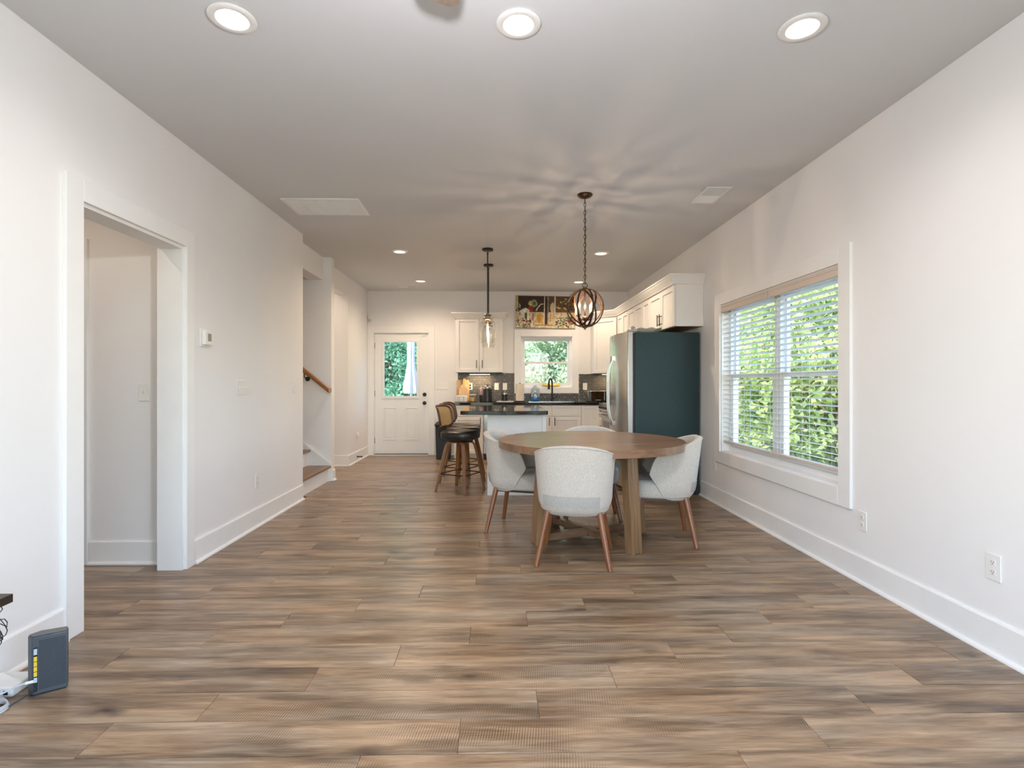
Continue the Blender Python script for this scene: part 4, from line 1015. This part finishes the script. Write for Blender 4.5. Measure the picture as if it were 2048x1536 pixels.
# ------------------------------------------------------------------ backsplash mosaic: each rhombus of a cube pattern is three strips
bs = thing('backsplash', 'black and white geometric mosaic backsplash above the back counter', 'backsplash', (0, YB, 0))
zones = [(-.665, .282, .9005, 1.370), (.282, 1.366, .9005, 1.028), (1.366, 2.185, .9005, 1.357)]
m = MB()
for a, b_, z0, z1 in zones: m.box(a, b_, -.006, -.0008, z0, z1)
m.build('grout', M['grout'], bs)
def clip(poly, a, b_, z0, z1):
    for ax, lim, sg in ((0, a, 1), (0, b_, -1), (1, z0, 1), (1, z1, -1)):
        out = []
        for i in range(len(poly)):
            p, q = poly[i-1], poly[i]; ip, iq = (p[ax]-lim)*sg >= 0, (q[ax]-lim)*sg >= 0
            if ip != iq:
                k_ = (lim-p[ax])/(q[ax]-p[ax]); out.append((p[0]+(q[0]-p[0])*k_, p[1]+(q[1]-p[1])*k_))
            if iq: out.append(q)
        poly = out
        if len(poly) < 3: return []
    return poly
m = MB(); ea = .056; s3 = math.sqrt(3)
e = [Vector((math.cos(math.radians(a_)), math.sin(math.radians(a_)))) for a_ in (0, 120, 240)]
# hexagon centres of the cube pattern
for a, b_, z0, z1 in zones:
    for i in range(-40, 60):
        for j in range(-40, 50):
            c = Vector((-.86, .82))+Vector((1.5*ea, s3/2*ea))*i+Vector((0, s3*ea))*j
            if not (a-ea < c.x < b_+ea and z0-ea < c.y < z1+ea): continue
            for r in range(3):
                u, v = e[r]*ea, e[(r+1) % 3]*ea
                for q in range(3):
                    g = .0022/ea
                    f0, f1 = q/3+g, (q+1)/3-g
                    poly = [c+u*f0+v*g, c+u*f1+v*g, c+u*f1+v*(1-g), c+u*f0+v*(1-g)]
                    poly = clip([(p.x, p.y) for p in poly], a+.002, b_-.002, z0+.002, z1-.002)
                    if len(poly) >= 3: m.prism(poly, 'Y', -.0085, -.0061)
o = m.build('tile_strips', M['tile'], bs); o['kind'] = 'stuff'
for x, lb in ((-.455, 'white outlet with a black plug beside the cutting boards'), (-.015, 'left one of two white wall plates on the backsplash near the window'), (.125, 'right one of two white wall plates on the backsplash near the window'), (1.47, 'white wall plate on the backsplash above the toaster oven')):
    t = outlet(lb, (x, YB-.0082, 1.145), '-Y', kind='duplex' if x != -.015 else 'switch')
    if x == -.455: 
        m = MB(); m.box(-.013, .013, -.036, -.0095, .010, .034); m.box(-.013, .013, -.036, -.0095, -.034, -.012); m.build('plug', M['blackplastic'], t, bevel=.003)

# ------------------------------------------------------------------ refrigerator (doors face -X)
t = thing('refrigerator', 'tall stainless side-by-side refrigerator with dark side panel', 'refrigerator', (0, 6.075, 0))
fy0, fy1 = -.455, .455
B(1.470, 2.165, fy0, fy1, .02, 1.745).build('body', M['fridge_side'], t, bevel=.004)
B(1.452, 1.469, fy0+.006, fy1-.006, .05, 1.735).build('gasket', M['blackplastic'], t)
def fdoor(y0, y1):
    prof = []
    n_ = 14
    for i in range(n_+1):
        y = y0+(y1-y0)*i/n_; q = y/.455; prof.append((1.392-.045*(1-q*q), y))
    m = MB(); m.prism([(1.451, y0), (1.451, y1)]+prof[::-1], 'Z', .055, 1.755); return m
fdoor(fy0, .052).build('door', M['steel'], t, bevel=.006, smooth=True); fdoor(.058, fy1).build('door', M['steel'], t, bevel=.006, smooth=True)
for y in (.012, .098):
    m = MB(); pts = []
    for i in range(13):
        q = i/12*2-1; pts.append((1.350-.062*(1-q**4)-.002, y+.0, 1.11+.385*q))
    m.tube(pts, .011, 10, flat=(.026, .016), up=(1, 0, 0)); m.build('door_handle', M['chrome'], t, bevel=.003)
    for z in (.735, 1.485): B(1.322, 1.352, y-.014, y+.014, z-.03, z+.03).build('handle_mount', M['chrome'], t, bevel=.004)
m = MB(); m.cyl((1.384, -.36, 1.665), (1.377, -.36, 1.665), .016, n=20); m.build('badge', M['blackplastic'], t, smooth=True)
m = MB(); m.box(1.40, 1.50, fy0+.01, fy0+.07, 1.756, 1.775); m.box(1.40, 1.50, fy1-.07, fy1-.01, 1.756, 1.775); m.build('hinge_cover', M['plastic_grey'], t, bevel=.003)
m = MB()
for x in (1.50, 2.12):
    for y in (fy0+.04, fy1-.04): m.cyl((x, y, 0), (x, y, .02), .02)
m.build('feet', M['blackplastic'], t)
B(1.45, 1.469, fy0+.02, fy1-.02, .006, .049).build('kick_grille', M['blackplastic'], t)
# dish on the refrigerator
t = thing('scalloped_dish', 'white scalloped leaf-shaped dish on top of the refrigerator', 'dish', (1.66, 5.86, 1.7465))
m = MB(); out = []
for (r, z) in ((.05, 0), (.055, .0005), (.10, .018), (.15, .042), (.178, .058)): out.append([(1.02*(r+(.010*math.cos(9*q) if r > .09 else 0))*math.cos(q), .62*(r+(.010*math.cos(9*q) if r > .09 else 0))*math.sin(q), z+(.007*math.cos(9*q) if r > .09 else 0)) for q in [2*PI*j/72 for j in range(72)]])
for (r, z) in ((.174, .0605), (.147, .0465), (.10, .0235), (.05, .006)): out.append([(1.02*(r+(.010*math.cos(9*q) if r > .09 else 0))*math.cos(q), .62*(r+(.010*math.cos(9*q) if r > .09 else 0))*math.sin(q), z+(.007*math.cos(9*q) if r > .09 else 0)) for q in [2*PI*j/72 for j in range(72)]])
m.rings(out); m.build('bowl', M['ceramic'], t, smooth=True)

# ------------------------------------------------------------------ things on the back counter (z .900)
CZ = .9005
def board_thing(label, x, y, w_, h_, mat_, lean, th=.016, handle_=0):
    t = thing('cutting_board', label, 'cutting board', (x, y, CZ), 0, 'cutting boards by the wall')
    a = math.radians(lean); m = MB()
    hw = w_/2; pr = [(-hw, 0), (hw, 0), (hw, h_-.02), (hw-.02, h_)]
    if handle_: pr += [(.022, h_+.012), (.020, h_+handle_-.01), (.0, h_+handle_), (-.020, h_+handle_-.01), (-.022, h_+.012)]
    pr += [(-hw+.02, h_), (-hw, h_-.02)]
    m.prism(pr, 'Y', -th, 0)
    o = m.build('board', mat_, t, bevel=.003); o.rotation_euler = (-a, 0, 0); o.location = (0, 0, .0005+th*math.sin(a)); return t
board_thing('tall light wood cutting board at the back against the wall', -.575, YB-.060, .215, .355, M['bamboo'], 5)
board_thing('wood cutting board with a handle, middle of the leaning boards', -.555, YB-.093, .12, .27, M['bambool'], 6, handle_=.11)
board_thing('short pale cutting board in front of the leaning boards', -.56, YB-.128, .155, .23, M['bambool'], 7)
def canister(label, x, y, r, h, fill, fh, lid):
    t = thing('glass_canister', label, 'jar', (x, y, CZ))
    m = MB(); prof = [(r*.96, 0), (r, .006), (r, h*.85), (r*.85, h)]; inner = [(q*.95, max(z, .004)) for q, z in prof[::-1]]
    m.rings([[(q*math.cos(2*PI*j/24), q*math.sin(2*PI*j/24), z) for j in range(24)] for q, z in prof+inner], True, True); m.build('jar', M['canister'], t, smooth=True)
    MB().cyl((0, 0, .0055), (0, 0, fh), r*.93, n=24).build('contents', fill, t, smooth=True)
    MB().cyl((0, 0, h+.0005), (0, 0, h+.016), r*.9, r*.86, 24).build('lid', lid, t, smooth=True)
    return t
t = thing('bread_box', 'small white box with pale stripes on the left end of the counter', 'box', (-.585, YB-.29, CZ))
B(-.095, .095, -.055, .055, 0, .098).build('body', M['flour'], t, bevel=.006)
for q in (-.055, -.03, .04): B(q-.006, q+.006, -.0562, -.0552, .01, .088).build('stripe', M['pinkgrey'], t)
canister('glass jar of amber contents with a round glass lid on the counter', -.40, YB-.26, .055, .105, M['amber'], .07, M['ceramic'])
t = thing('coffee_grinder', 'small pinkish and black appliance behind the coffee maker', 'appliance', (-.245, YB-.17, CZ))
m = MB(); m.lathe([(.05, 0), (.052, .02), (.046, .10), (.044, .105)]); m.build('base', M['blackplastic'], t, smooth=True)
m = MB(); m.lathe([(.043, .106), (.047, .12), (.046, .225), (.035, .24)]); m.build('cup', M['pinkgrey'], t, smooth=True)
t = thing('coffee_maker', 'black coffee maker with a silver top on the back counter', 'coffee maker', (-.165, YB-.30, CZ))
m = MB(); m.lathe([(.075, 0), (.078, .012), (.074, .03), (.070, .20)]); m.build('body', M['blackplastic'], t, smooth=True)
m = MB(); m.lathe([(.071, .2005), (.074, .205), (.074, .245), (.066, .256)]); m.build('top_collar', M['steel'], t, smooth=True)
m = MB(); m.lathe([(.012, .2565), (.014, .27), (.008, .275)]); m.build('lid_knob', M['blackplastic'], t, smooth=True)
B(.078, .16, -.05, .06, 0, .018).build('drip_tray', M['blackplastic'], t, bevel=.005)
t = thing('french_press', 'small black french press with a clear rim on the white tray', 'coffee press', (.115, YB-.25, CZ+.0105))
MB().cyl((0, 0, 0), (0, 0, .105), .044, n=24).build('sleeve', M['blackplastic'], t, smooth=True)
m = MB(); m.lathe([(.042, .1055), (.042, .118), (.048, .120), (.046, .132), (.02, .140)]); m.build('lid', M['chrome'], t, smooth=True)
m = MB(); m.cyl((0, 0, .14), (0, 0, .165), .003); m.sphere((0, 0, .170), .009); m.build('plunger', M['chrome'], t, smooth=True)
m = MB(); m.tube([(.043, 0, .09), (.075, 0, .085), (.078, 0, .04), (.043, 0, .03)], .005); m.build('handle', M['blackplastic'], t, smooth=True)
t = thing('tray', 'thin white tray on the counter between the coffee maker and paper towels', 'tray', (.125, YB-.26, CZ))
B(-.155, .13, -.09, .09, 0, .010).build('tray_base', M['ceramic'], t, bevel=.004)
t = thing('paper_towel_roll', 'tall cream paper towel roll on a dark base left of the sink', 'paper towel', (.368, YB-.20, CZ))
MB().cyl((0, 0, 0), (0, 0, .012), .080, n=32).build('base', M['black'], t, smooth=True)
MB().cyl((0, 0, .0125), (0, 0, .290), .069, n=40).build('roll', M['paper'], t, smooth=True)
MB().cyl((0, 0, .2905), (0, 0, .305), .008).build('spindle_tip', M['black'], t, smooth=True)
t = thing('dish_soap_bottle', 'large clear and blue dish soap bottle standing at the sink', 'bottle', (.62, YB-.20, CZ))
def oval(prof, m, sy=.55):
    m.rings([[(r*math.cos(2*PI*j/28), sy*r*math.sin(2*PI*j/28), z) for j in range(28)] for r, z in prof]); return m
oval([(.060, 0), (.068, .008), (.072, .05), (.071, .075)], MB()).build('blue_lower', M['soapblue'], t, smooth=True)
oval([(.0708, .0755), (.069, .12), (.068, .18), (.060, .215), (.035, .238), (.020, .245)], MB()).build('clear_upper', M['soapclear'], t, smooth=True)
oval([(.020, .2455), (.022, .25), (.022, .268), (.012, .275)], MB(), 1).build('cap', M['ceramic'], t, smooth=True)
# emblem: a blue drop-shaped band with a white duck-like patch
m = MB(); pts = [(.040*math.sin(q), -.0415+.008*abs(math.sin(q))**2, .085+.055*math.cos(q)*(1.0)) for q in [2*PI*j/24 for j in range(24)]]
m.tube(pts, .0045, 6, closed=True); m.build('label_band', M['labelblue'], t, smooth=True)
m = MB(); m.sphere((0, -.036, .10), .02, sc=(1, .35, .9)); m.sphere((.012, -.037, .075), .014, sc=(1.2, .3, .8)); m.build('label_patch', M['ceramic'], t, smooth=True)
t = thing('faucet', 'matte black gooseneck kitchen faucet at the sink', 'faucet', (.905, YB-.13, CZ))
pts = [(0, 0, .03), (0, 0, .28)]+[(-.0-.035*(1-math.cos(q)), -.085*0-.0*q, .28+.085*math.sin(q)) for q in [PI*j/12 for j in range(1, 12)]]
pts = [(0, 0, .02), (0, 0, .29)]+[(-.035*(1-math.cos(q)), -.08*(1-math.cos(q)), .29+.088*math.sin(q)) for q in [PI*j/12 for j in range(1, 13)]]
m = MB(); m.cyl((0, 0, 0), (0, 0, .03), .026, .022); m.tube(pts, .0135, 12); m.build('spout', M['black'], t, smooth=True)
m = MB(); m.cyl((-.07, -.16, .289), (-.07, -.16, .20), .016, .022); m.build('spray_head', M['black'], t, smooth=True)
m = MB(); m.tube([(0, 0, .05), (.035, 0, .055), (.085, -.02, .10)], .007); m.build('lever', M['black'], t, smooth=True)
t = thing('sink', 'dark undermount sink basin rim set into the back counter', 'sink', (.85, 8.50, CZ+.0))
MB().frame(-.36, .36, -.19, .16, .018, .0002, .004, axis='Z').build('rim', M['steel'], t); B(-.342, .342, -.172, .142, .0003, .0015).build('basin_top', M['blackplastic'], t)
t = thing('banana_bunch', 'yellow bananas lying on the kitchen window ledge behind the faucet', 'bananas', (.90, YB+.035, KZ0+.0125))
for i in range(4):
    pts = []
    for j in range(9):
        q = -1+2*j/8; pts.append((.15*q+.004*i, -.028+.018*i, .018+.024*q*q*(.8+.2*i)+.006*i))
    m = MB(); m.tube(pts, [.006, .012, .016, .0175, .018, .0175, .016, .011, .004], 8); m.build('banana', M['yellow'], t, smooth=True)
t = thing('toaster_oven', 'small stainless toaster oven with dark glass at the right counter corner', 'toaster oven', (1.625, YB-.33, CZ))
B(-.175, .175, -.10, .15, .008, .175).build('body', M['steel'], t, bevel=.006)
m = MB(); [m.box(x-.012, x+.012, y-.012, y+.012, 0, .0078) for x in (-.15, .15) for y in (-.07, .12)]; m.build('feet', M['blackplastic'], t)
B(-.125, .075, -.1065, -.1008, .018, .168).build('door_glass', M['ovenglass'], t, bevel=.002)
B(.095, .165, -.1065, -.1008, .012, .170).build('control_panel', M['blackplastic'], t, bevel=.002)
B(-.06, .03, -.1075, -.1067, .028, .034).build('maker_mark', M['ceramic'], t)
m = MB(); m.cyl((.085, -.125, .03), (.085, -.125, .155), .006)
for z in (.045, .14): m.cyl((.085, -.1008, z), (.085, -.125, z), .004)
m.build('door_handle', M['steel'], t, smooth=True)

# ------------------------------------------------------------------ canvas picture on the window casing
t = thing('canvas_picture', 'wide canvas painting of flowers and a kitchen scene above the window', 'picture', (.802, YB-.023, 2.113))
t.rotation_euler = (0, math.radians(.9), 0)
B(-.502, .502, -.012, .019, .006, .545).build('canvas', mat('canvas_edge', (.22, .17, .08), .8, var=.3, scale=14), t)
PC = {'dark': (.045, .022, .015), 'brown': (.13, .07, .03), 'cream': (.62, .50, .32), 'pale': (.72, .64, .50), 'amber': (.62, .30, .03), 'green': (.07, .11, .04), 'sage': (.25, .30, .18), 'red': (.28, .03, .02), 'white': (.72, .72, .64), 'gold': (.55, .42, .16), 'grey': (.30, .33, .35)}
keys = list(PC); pmats = [mat('paint_'+k_, PC[k_], .7, var=.25, scale=25) for k_ in keys]
m = MB(); rg = random.Random(5); yo = [-.0121]
def px(pl, c): m.mi = keys.index(c); yo[0] -= .0000045; m.add([(x, yo[0], z) for x, z in pl], [tuple(range(len(pl)))])
def blob(cx, cz, rx, rz_, c, n_=9): px([(cx+rx*math.cos(2*PI*j/n_)*rg.uniform(.8, 1.15), cz+rz_*math.sin(2*PI*j/n_)*rg.uniform(.8, 1.15)) for j in range(n_)], c)
def rc(a, b_, z0, z1, c): px([(a, z0), (b_, z0), (b_, z1), (a, z1)], c)
rc(-.50, .50, .008, .543, 'brown'); rc(-.46, .0, .27, .54, 'dark'); rc(0, .17, .26, .54, 'brown'); rc(.17, .50, .28, .54, 'brown'); rc(-.50, .5, .01, .275, 'cream')
rc(-.50, -.465, .32, .54, 'gold'); rc(-.03, -.015, .05, .54, 'pale'); rc(.03, .045, .04, .54, 'grey'); rc(.14, .165, .25, .54, 'pale'); rc(-.014, .029, .06, .50, 'dark')
blob(.11, .35, .035, .09, 'cream'); rc(-.15, -.05, .09, .26, 'gold'); rc(-.135, -.06, .10, .235, 'amber'); rc(.07, .09, .12, .25, 'amber'); blob(0, .05, .17, .02, 'amber', 14); rc(-.2, .2, .02, .045, 'pale')
blob(-.25, .42, .045, .05, 'gold'); blob(-.19, .42, .055, .06, 'sage', 12); blob(-.19, .42, .03, .03, 'green'); blob(-.25, .33, .05, .05, 'red')
px([(-.17, .30), (-.13, .37), (-.08, .415), (-.04, .42), (-.04, .405), (-.08, .40), (-.12, .355), (-.155, .29)], 'pale')
rc(-.42, -.28, .14, .30, 'pale'); blob(-.35, .29, .07, .05, 'white'); rc(-.35, -.31, .14, .26, 'green'); rc(-.22, -.205, .05, .25, 'brown')
for i in range(70):
    x = rg.uniform(-.49, -.20); z = rg.uniform(.02, .16); blob(x, z, rg.uniform(.008, .022), rg.uniform(.008, .018), rg.choice(['red', 'red', 'green', 'white', 'dark', 'sage']), 6)
for i in range(30): blob(rg.uniform(-.49, -.42), rg.uniform(.22, .43), rg.uniform(.004, .012), rg.uniform(.01, .02), rg.choice(['green', 'sage', 'white']), 5)
for i in range(90):
    x = rg.uniform(.18, .49); z = rg.uniform(.02, .21-.1*abs(x-.33)); blob(x, z, rg.uniform(.008, .022), rg.uniform(.008, .018), rg.choice(['sage', 'green', 'white', 'green', 'brown', 'red' if x > .34 else 'sage']), 6)
for i in range(40): blob(rg.uniform(.18, .49), rg.uniform(.29, .53), rg.uniform(.012, .03), rg.uniform(.008, .02), rg.choice(['brown', 'dark', 'brown', 'gold']), 6)
blob(.40, .13, .04, .025, 'red'); rc(-.24, -.21, .02, .14, 'pale')
me = m.mesh('painting', pmats); o = bpy.data.objects.new('painted_scene', me); C.objects.link(o); o.parent = t

# ------------------------------------------------------------------ waste bin
t = thing('waste_bin', 'tall black kitchen bin standing between the door and the stools', 'bin', (-.86, 8.46, 0))
m = MB(); m.rings([[(sx_*(.105+.00*z), sy_*(.15), z) for sx_, sy_ in ((-1,-1),(1,-1),(1,1),(-1,1))] for z in (0, .52)]); m.v = [(x*(1+.12*z/.52), y*(1+.08*z/.52), z) for x, y, z in m.v]; m.build('body', M['bin'], t, bevel=.012)
m = MB(); m.rings([[(sx_*.128*q, sy_*.172*q, z) for sx_, sy_ in ((-1,-1),(1,-1),(1,1),(-1,1))] for z, q in ((.521, 1), (.555, 1), (.585, .8), (.60, .4))]); m.build('lid', M['bin'], t, bevel=.01)

# ------------------------------------------------------------------ network gear at the lower left
t = thing('router', 'dark grey upright router with perforated side and yellow ports on the floor', 'router', (-1.775, 2.045, 0), math.radians(34))
# local: long face along +X facing -Y, port edge at x=0 facing -X
L_, D_, H_ = .105, .055, .225
m = MB(); m.prism([(0, 0), (L_, 0), (L_, D_*.75), (.02, D_), (-.016, D_*.55)], 'Z', .004, H_); m.build('case', M['router'], t, bevel=.004)
m = MB(); m.prism([(.003, .003), (L_-.003, .003), (L_-.003, D_*.73), (.02, D_-.004), (-.012, D_*.55)], 'Z', H_+.0003, H_+.004); m.build('top_cap', M['routertop'], t, bevel=.002)
m = MB()
for i in range(17):
    for j in range(30):
        if 4 < i < 12 and 7 < j < 24 and (j % 2): pass
        x = .022+i*.0047; z = .022+j*.0063; m.box(x, x+.0026, -.0006, -.0001, z, z+.0030)
o = m.build('vent_holes', M['hole'], t); o['kind'] = 'stuff'
B(.004, .017, -.0016, -.0002, .035, .185).build('port_strip', M['blackplastic'], t)
for i in range(4): z = .075+i*.0195; B(.0055, .0155, -.0032, -.0017, z, z+.017).build('ethernet_port', M['yport'], t)
B(.0055, .0155, -.0032, -.0017, .158, .180).build('coax_port', M['bport'], t)
B(.0055, .0155, -.0032, -.0017, .052, .070).build('ethernet_port', M['bport'], t, label='pale port')
B(.0055, .0155, -.012, -.0017, .020, .034).build('power_plug', M['blackplastic'], t, bevel=.002)
m = MB(); m.box(-.004, L_-.006, .004, D_*.7, 0, .0038); m.build('foot', M['blackplastic'], t)

t = thing('network_box', 'flat white network box with green light against the left wall', 'network box', (-1.905, 2.10, 0), math.radians(4))
B(-.085, .055, -.06, .06, .0, .038).build('case', M['plastic'], t, bevel=.005)
for i, x in enumerate((-.03, .0, .03)): B(x-.008, x+.008, -.0612, -.0602, .010, .026).build('port', M['blackplastic'] if i else M['green'], t)
t = thing('ethernet_cable', 'white flat network cable plugged into the router', 'cable', (0, 0, 0))
MB().tube([(-1.77, 2.035, .061), (-1.79, 2.015, .064), (-1.83, 1.98, .050), (-1.90, 1.90, .028), (-1.97, 1.80, .012), (-1.975, 1.70, .010)], .0035, 8).build('wire', M['greycable'], t, smooth=True)
m = MB(); m.cyl((-1.766, 2.041, .061), (-1.782, 2.023, .063), .0055); m.build('plug', M['plastic'], t, smooth=True)
t = thing('coiled_cable', 'loose coil of pale grey cable on the floor before the router', 'cable', (-1.89, 1.955, 0))
for i in range(5):
    rx, ry = .095+.009*i, .050+.006*i
    MB().tube([(rx*math.cos(q)-.01*i, ry*math.sin(q)+.004*math.sin(3*q+i), .0045+.006*(i % 3)+.002*math.sin(2*q+i)) for q in [2*PI*j/40 for j in range(40)]], .0040, 6, closed=True).build('cable_loop', M['greycable'], t, smooth=True)
t = thing('black_cord', 'thin black power cord running from the router along the floor', 'cord', (0, 0, 0))
MB().tube([(-1.763, 2.035, .027), (-1.775, 2.005, .018), (-1.80, 1.97, .006), (-1.88, 1.955, .024), (-1.97, 1.93, .006), (-1.98, 1.80, .004)], .0026, 6).build('wire', M['blackplastic'], t, smooth=True)

t = thing('console_shelf', 'dark wood console tabletop corner at the far left edge', 'console table', (0, 0, 0))
B(-1.985, -1.70, .7, 1.885, .428, .458).build('top', M['darkshelf'], t, bevel=.002)
for x in (-1.96, -1.77):
    for y in (.75, 1.42): B(x-.02, x+.02, y-.02, y+.02, 0, .4275).build('leg', M['darkshelf'], t)
t = thing('hanging_cord', 'tangled thin black cord hanging below the dark console corner', 'cord', (0, 0, 0))
pts = [(-1.742, 1.880, .4275), (-1.742, 1.89, .40), (-1.765, 1.895, .375), (-1.755, 1.90, .355)]
for i in range(64):
    q = i*.62; pts.append((-1.762+.022*math.cos(q)-.0006*i, 1.905+.008*math.sin(q*1.3), .330-.0012*i+.030*math.sin(q)))
pts += [(-1.86, 1.90, .20), (-1.88, 1.89, .10), (-1.90, 1.86, .03)]
MB().tube(pts, .0016, 5).build('wire', M['blackplastic'], t, smooth=True)

# ------------------------------------------------------------------ outdoors
g = MB(); n_ = 24
def gz(x, y): return -.55-.02*max(0, x-3)+.12*math.sin(x*.4)*math.cos(y*.3)
vs = [(-30+60*i/n_, -25+80*j/n_, gz(-30+60*i/n_, -25+80*j/n_)) for i in range(n_+1) for j in range(n_+1)]
g.add(vs, [(i*(n_+1)+j, (i+1)*(n_+1)+j, (i+1)*(n_+1)+j+1, i*(n_+1)+j+1) for i in range(n_) for j in range(n_)])
struct(g.build('ground', M['lawn'], None, smooth=True))
dk = thing('deck', None, None, kind='structure')
B(-3.5, .2, 9.05, 11.9, -.30, -.12).build('deck_frame', M['deck'], dk)
for i in range(20): B(-3.5, .2, 9.02+i*.145, 9.02+i*.145+.139, -.118, -.09).build('deck_board', M['deck'], dk)

t = thing('patio_umbrella', 'closed white patio umbrella outside the back door glass', 'umbrella', (-1.78, 10.9, -.09))
def fold(q, z): return 1+.22*math.cos(8*q)
m = MB(); m.lathe([(.012, 2.55), (.05, 2.35), (.07, 2.0), (.06, 1.75), (.085, 1.55), (.14, 1.15), (.12, 1.08)], n=48, mod=fold); m.build('canopy', M['umb'], t, smooth=True)
m = MB(); m.cyl((0, 0, .05), (0, 0, 2.58), .02); m.build('pole', M['plastic_grey'], t, smooth=True)
m = MB(); m.lathe([(.25, 0), (.25, .05), (.05, .07), (.03, .12)]); m.build('base', M['blackplastic'], t, smooth=True)

rs = np.random.RandomState(11)
def foliage(seed, n, lsz, rad):
    r = np.random.RandomState(seed)
    # clumps inside an ellipsoid, leaves round each clump
    nc = 90; d_ = r.normal(size=(nc, 3)); d_ /= np.linalg.norm(d_, axis=1)[:, None]; cr_ = r.uniform(.45, 1.0, nc)**.6
    cl = d_*cr_[:, None]*np.array(rad)
    idx = r.randint(0, nc, n); p = cl[idx]+r.normal(size=(n, 3))*np.array(rad)*.13
    a = r.normal(size=(n, 3)); a /= np.linalg.norm(a, axis=1)[:, None]; b_ = np.cross(a, r.normal(size=(n, 3))); b_ /= np.linalg.norm(b_, axis=1)[:, None]
    s_ = r.uniform(.7, 1.3, n)[:, None]*lsz
    c_ = np.cross(a, b_)*.15*s_
    v = np.stack([p-a*s_, p+b_*s_*.5+c_, p+a*s_, p-b_*s_*.5+c_], 1).reshape(-1, 3)
    me = bpy.data.meshes.new('foliage'); me.vertices.add(4*n); me.vertices.foreach_set('co', v.ravel()); me.loops.add(4*n); me.loops.foreach_set('vertex_index', np.arange(4*n))
    me.polygons.add(n); me.polygons.foreach_set('loop_start', np.arange(0, 4*n, 4)); me.polygons.foreach_set('loop_total', np.full(n, 4)); me.update(calc_edges=True); me.validate(); return me
fm = [foliage(s_, 26000, .066, (1.9, 1.9, 2.3)) for s_ in (1, 2)]+[foliage(3, 26000, .060, (2.0, 1.6, 2.0))]
def tree(label, x, y, z, sc, mi, mat_, h_=1.0, nm='tree'):
    t = thing(nm, label, 'tree', (x, y, gz(x, y)), rs.uniform(0, 6), 'trees outside the windows')
    me = fm[mi].copy(); me.materials.append(M[mat_]); o = bpy.data.objects.new('foliage', me); C.objects.link(o); o.parent = t; o.location = (0, 0, z-gz(x, y)); o.scale = (sc, sc, sc*h_); o['kind'] = 'stuff'
    m = MB(); zz = z-gz(x, y)
    m.tube([(0, 0, -.1), (.06, .03, zz*.5), (0, .05, zz), (.1, .0, zz+1.2*sc)], [.16*sc, .13*sc, .10*sc, .03], 10)
    for k_ in range(5):
        a = k_*1.3; m.tube([(0, .03, zz*.6+.1*k_), (.5*math.cos(a)*sc, .5*math.sin(a)*sc, zz*.8+.3*k_), (1.1*math.cos(a)*sc, 1.1*math.sin(a)*sc, zz+.2*k_)], [.05*sc, .035*sc, .012], 6)
    m.build('trunk', M['bark'], t, smooth=True); return t
rt = [(6.4, 9.6, .9, 1.0, 'sunlit yellow-green tree nearest outside the right window, on the right'), (7.4, 13.2, 1.0, 1.15, 'sunlit yellow-green tree in the middle of the right window view'),
      (8.4, 17.2, 1.3, 1.3, 'leafy tree at the left side of the right window view'), (10.8, 12.0, 2.2, 1.5, 'tall tree behind the nearest one in the right window'),
      (11.5, 16.6, 2.4, 1.6, 'tall tree behind the middle one in the right window'), (12.5, 22.0, 2.8, 1.9, 'farthest tall tree in the right window view')]
for i, (x, y, z, sc, lb) in enumerate(rt): tree(lb, x, y, z, sc, i % 3, 'leaf')
bt = [(.9, 14.5, 1.0, .9, 'leafpale', 'pale green tree filling the kitchen window, left part'), (2.9, 15.2, 1.3, 1.0, 'leafpale', 'pale green tree at the right side of the kitchen window'),
      (-3.0, 15.5, .8, 1.0, 'leafcool', 'cool green tree filling the back door glass'), (-6.2, 16.2, 1.4, 1.1, 'leafcool', 'dark green tree at the left edge of the back door glass'),
      (-1.2, 17.2, 1.6, 1.2, 'leafcool', 'dark green tree behind the white umbrella'), (1.8, 18.8, 2.4, 1.6, 'leafpale', 'tall tree behind those in the kitchen window'), (-3.2, 19.6, 2.6, 1.7, 'leafcool', 'tall tree far behind the back door glass')]
for i, (x, y, z, sc, mm_, lb) in enumerate(bt): tree(lb, x, y, z, sc, i % 3, mm_)
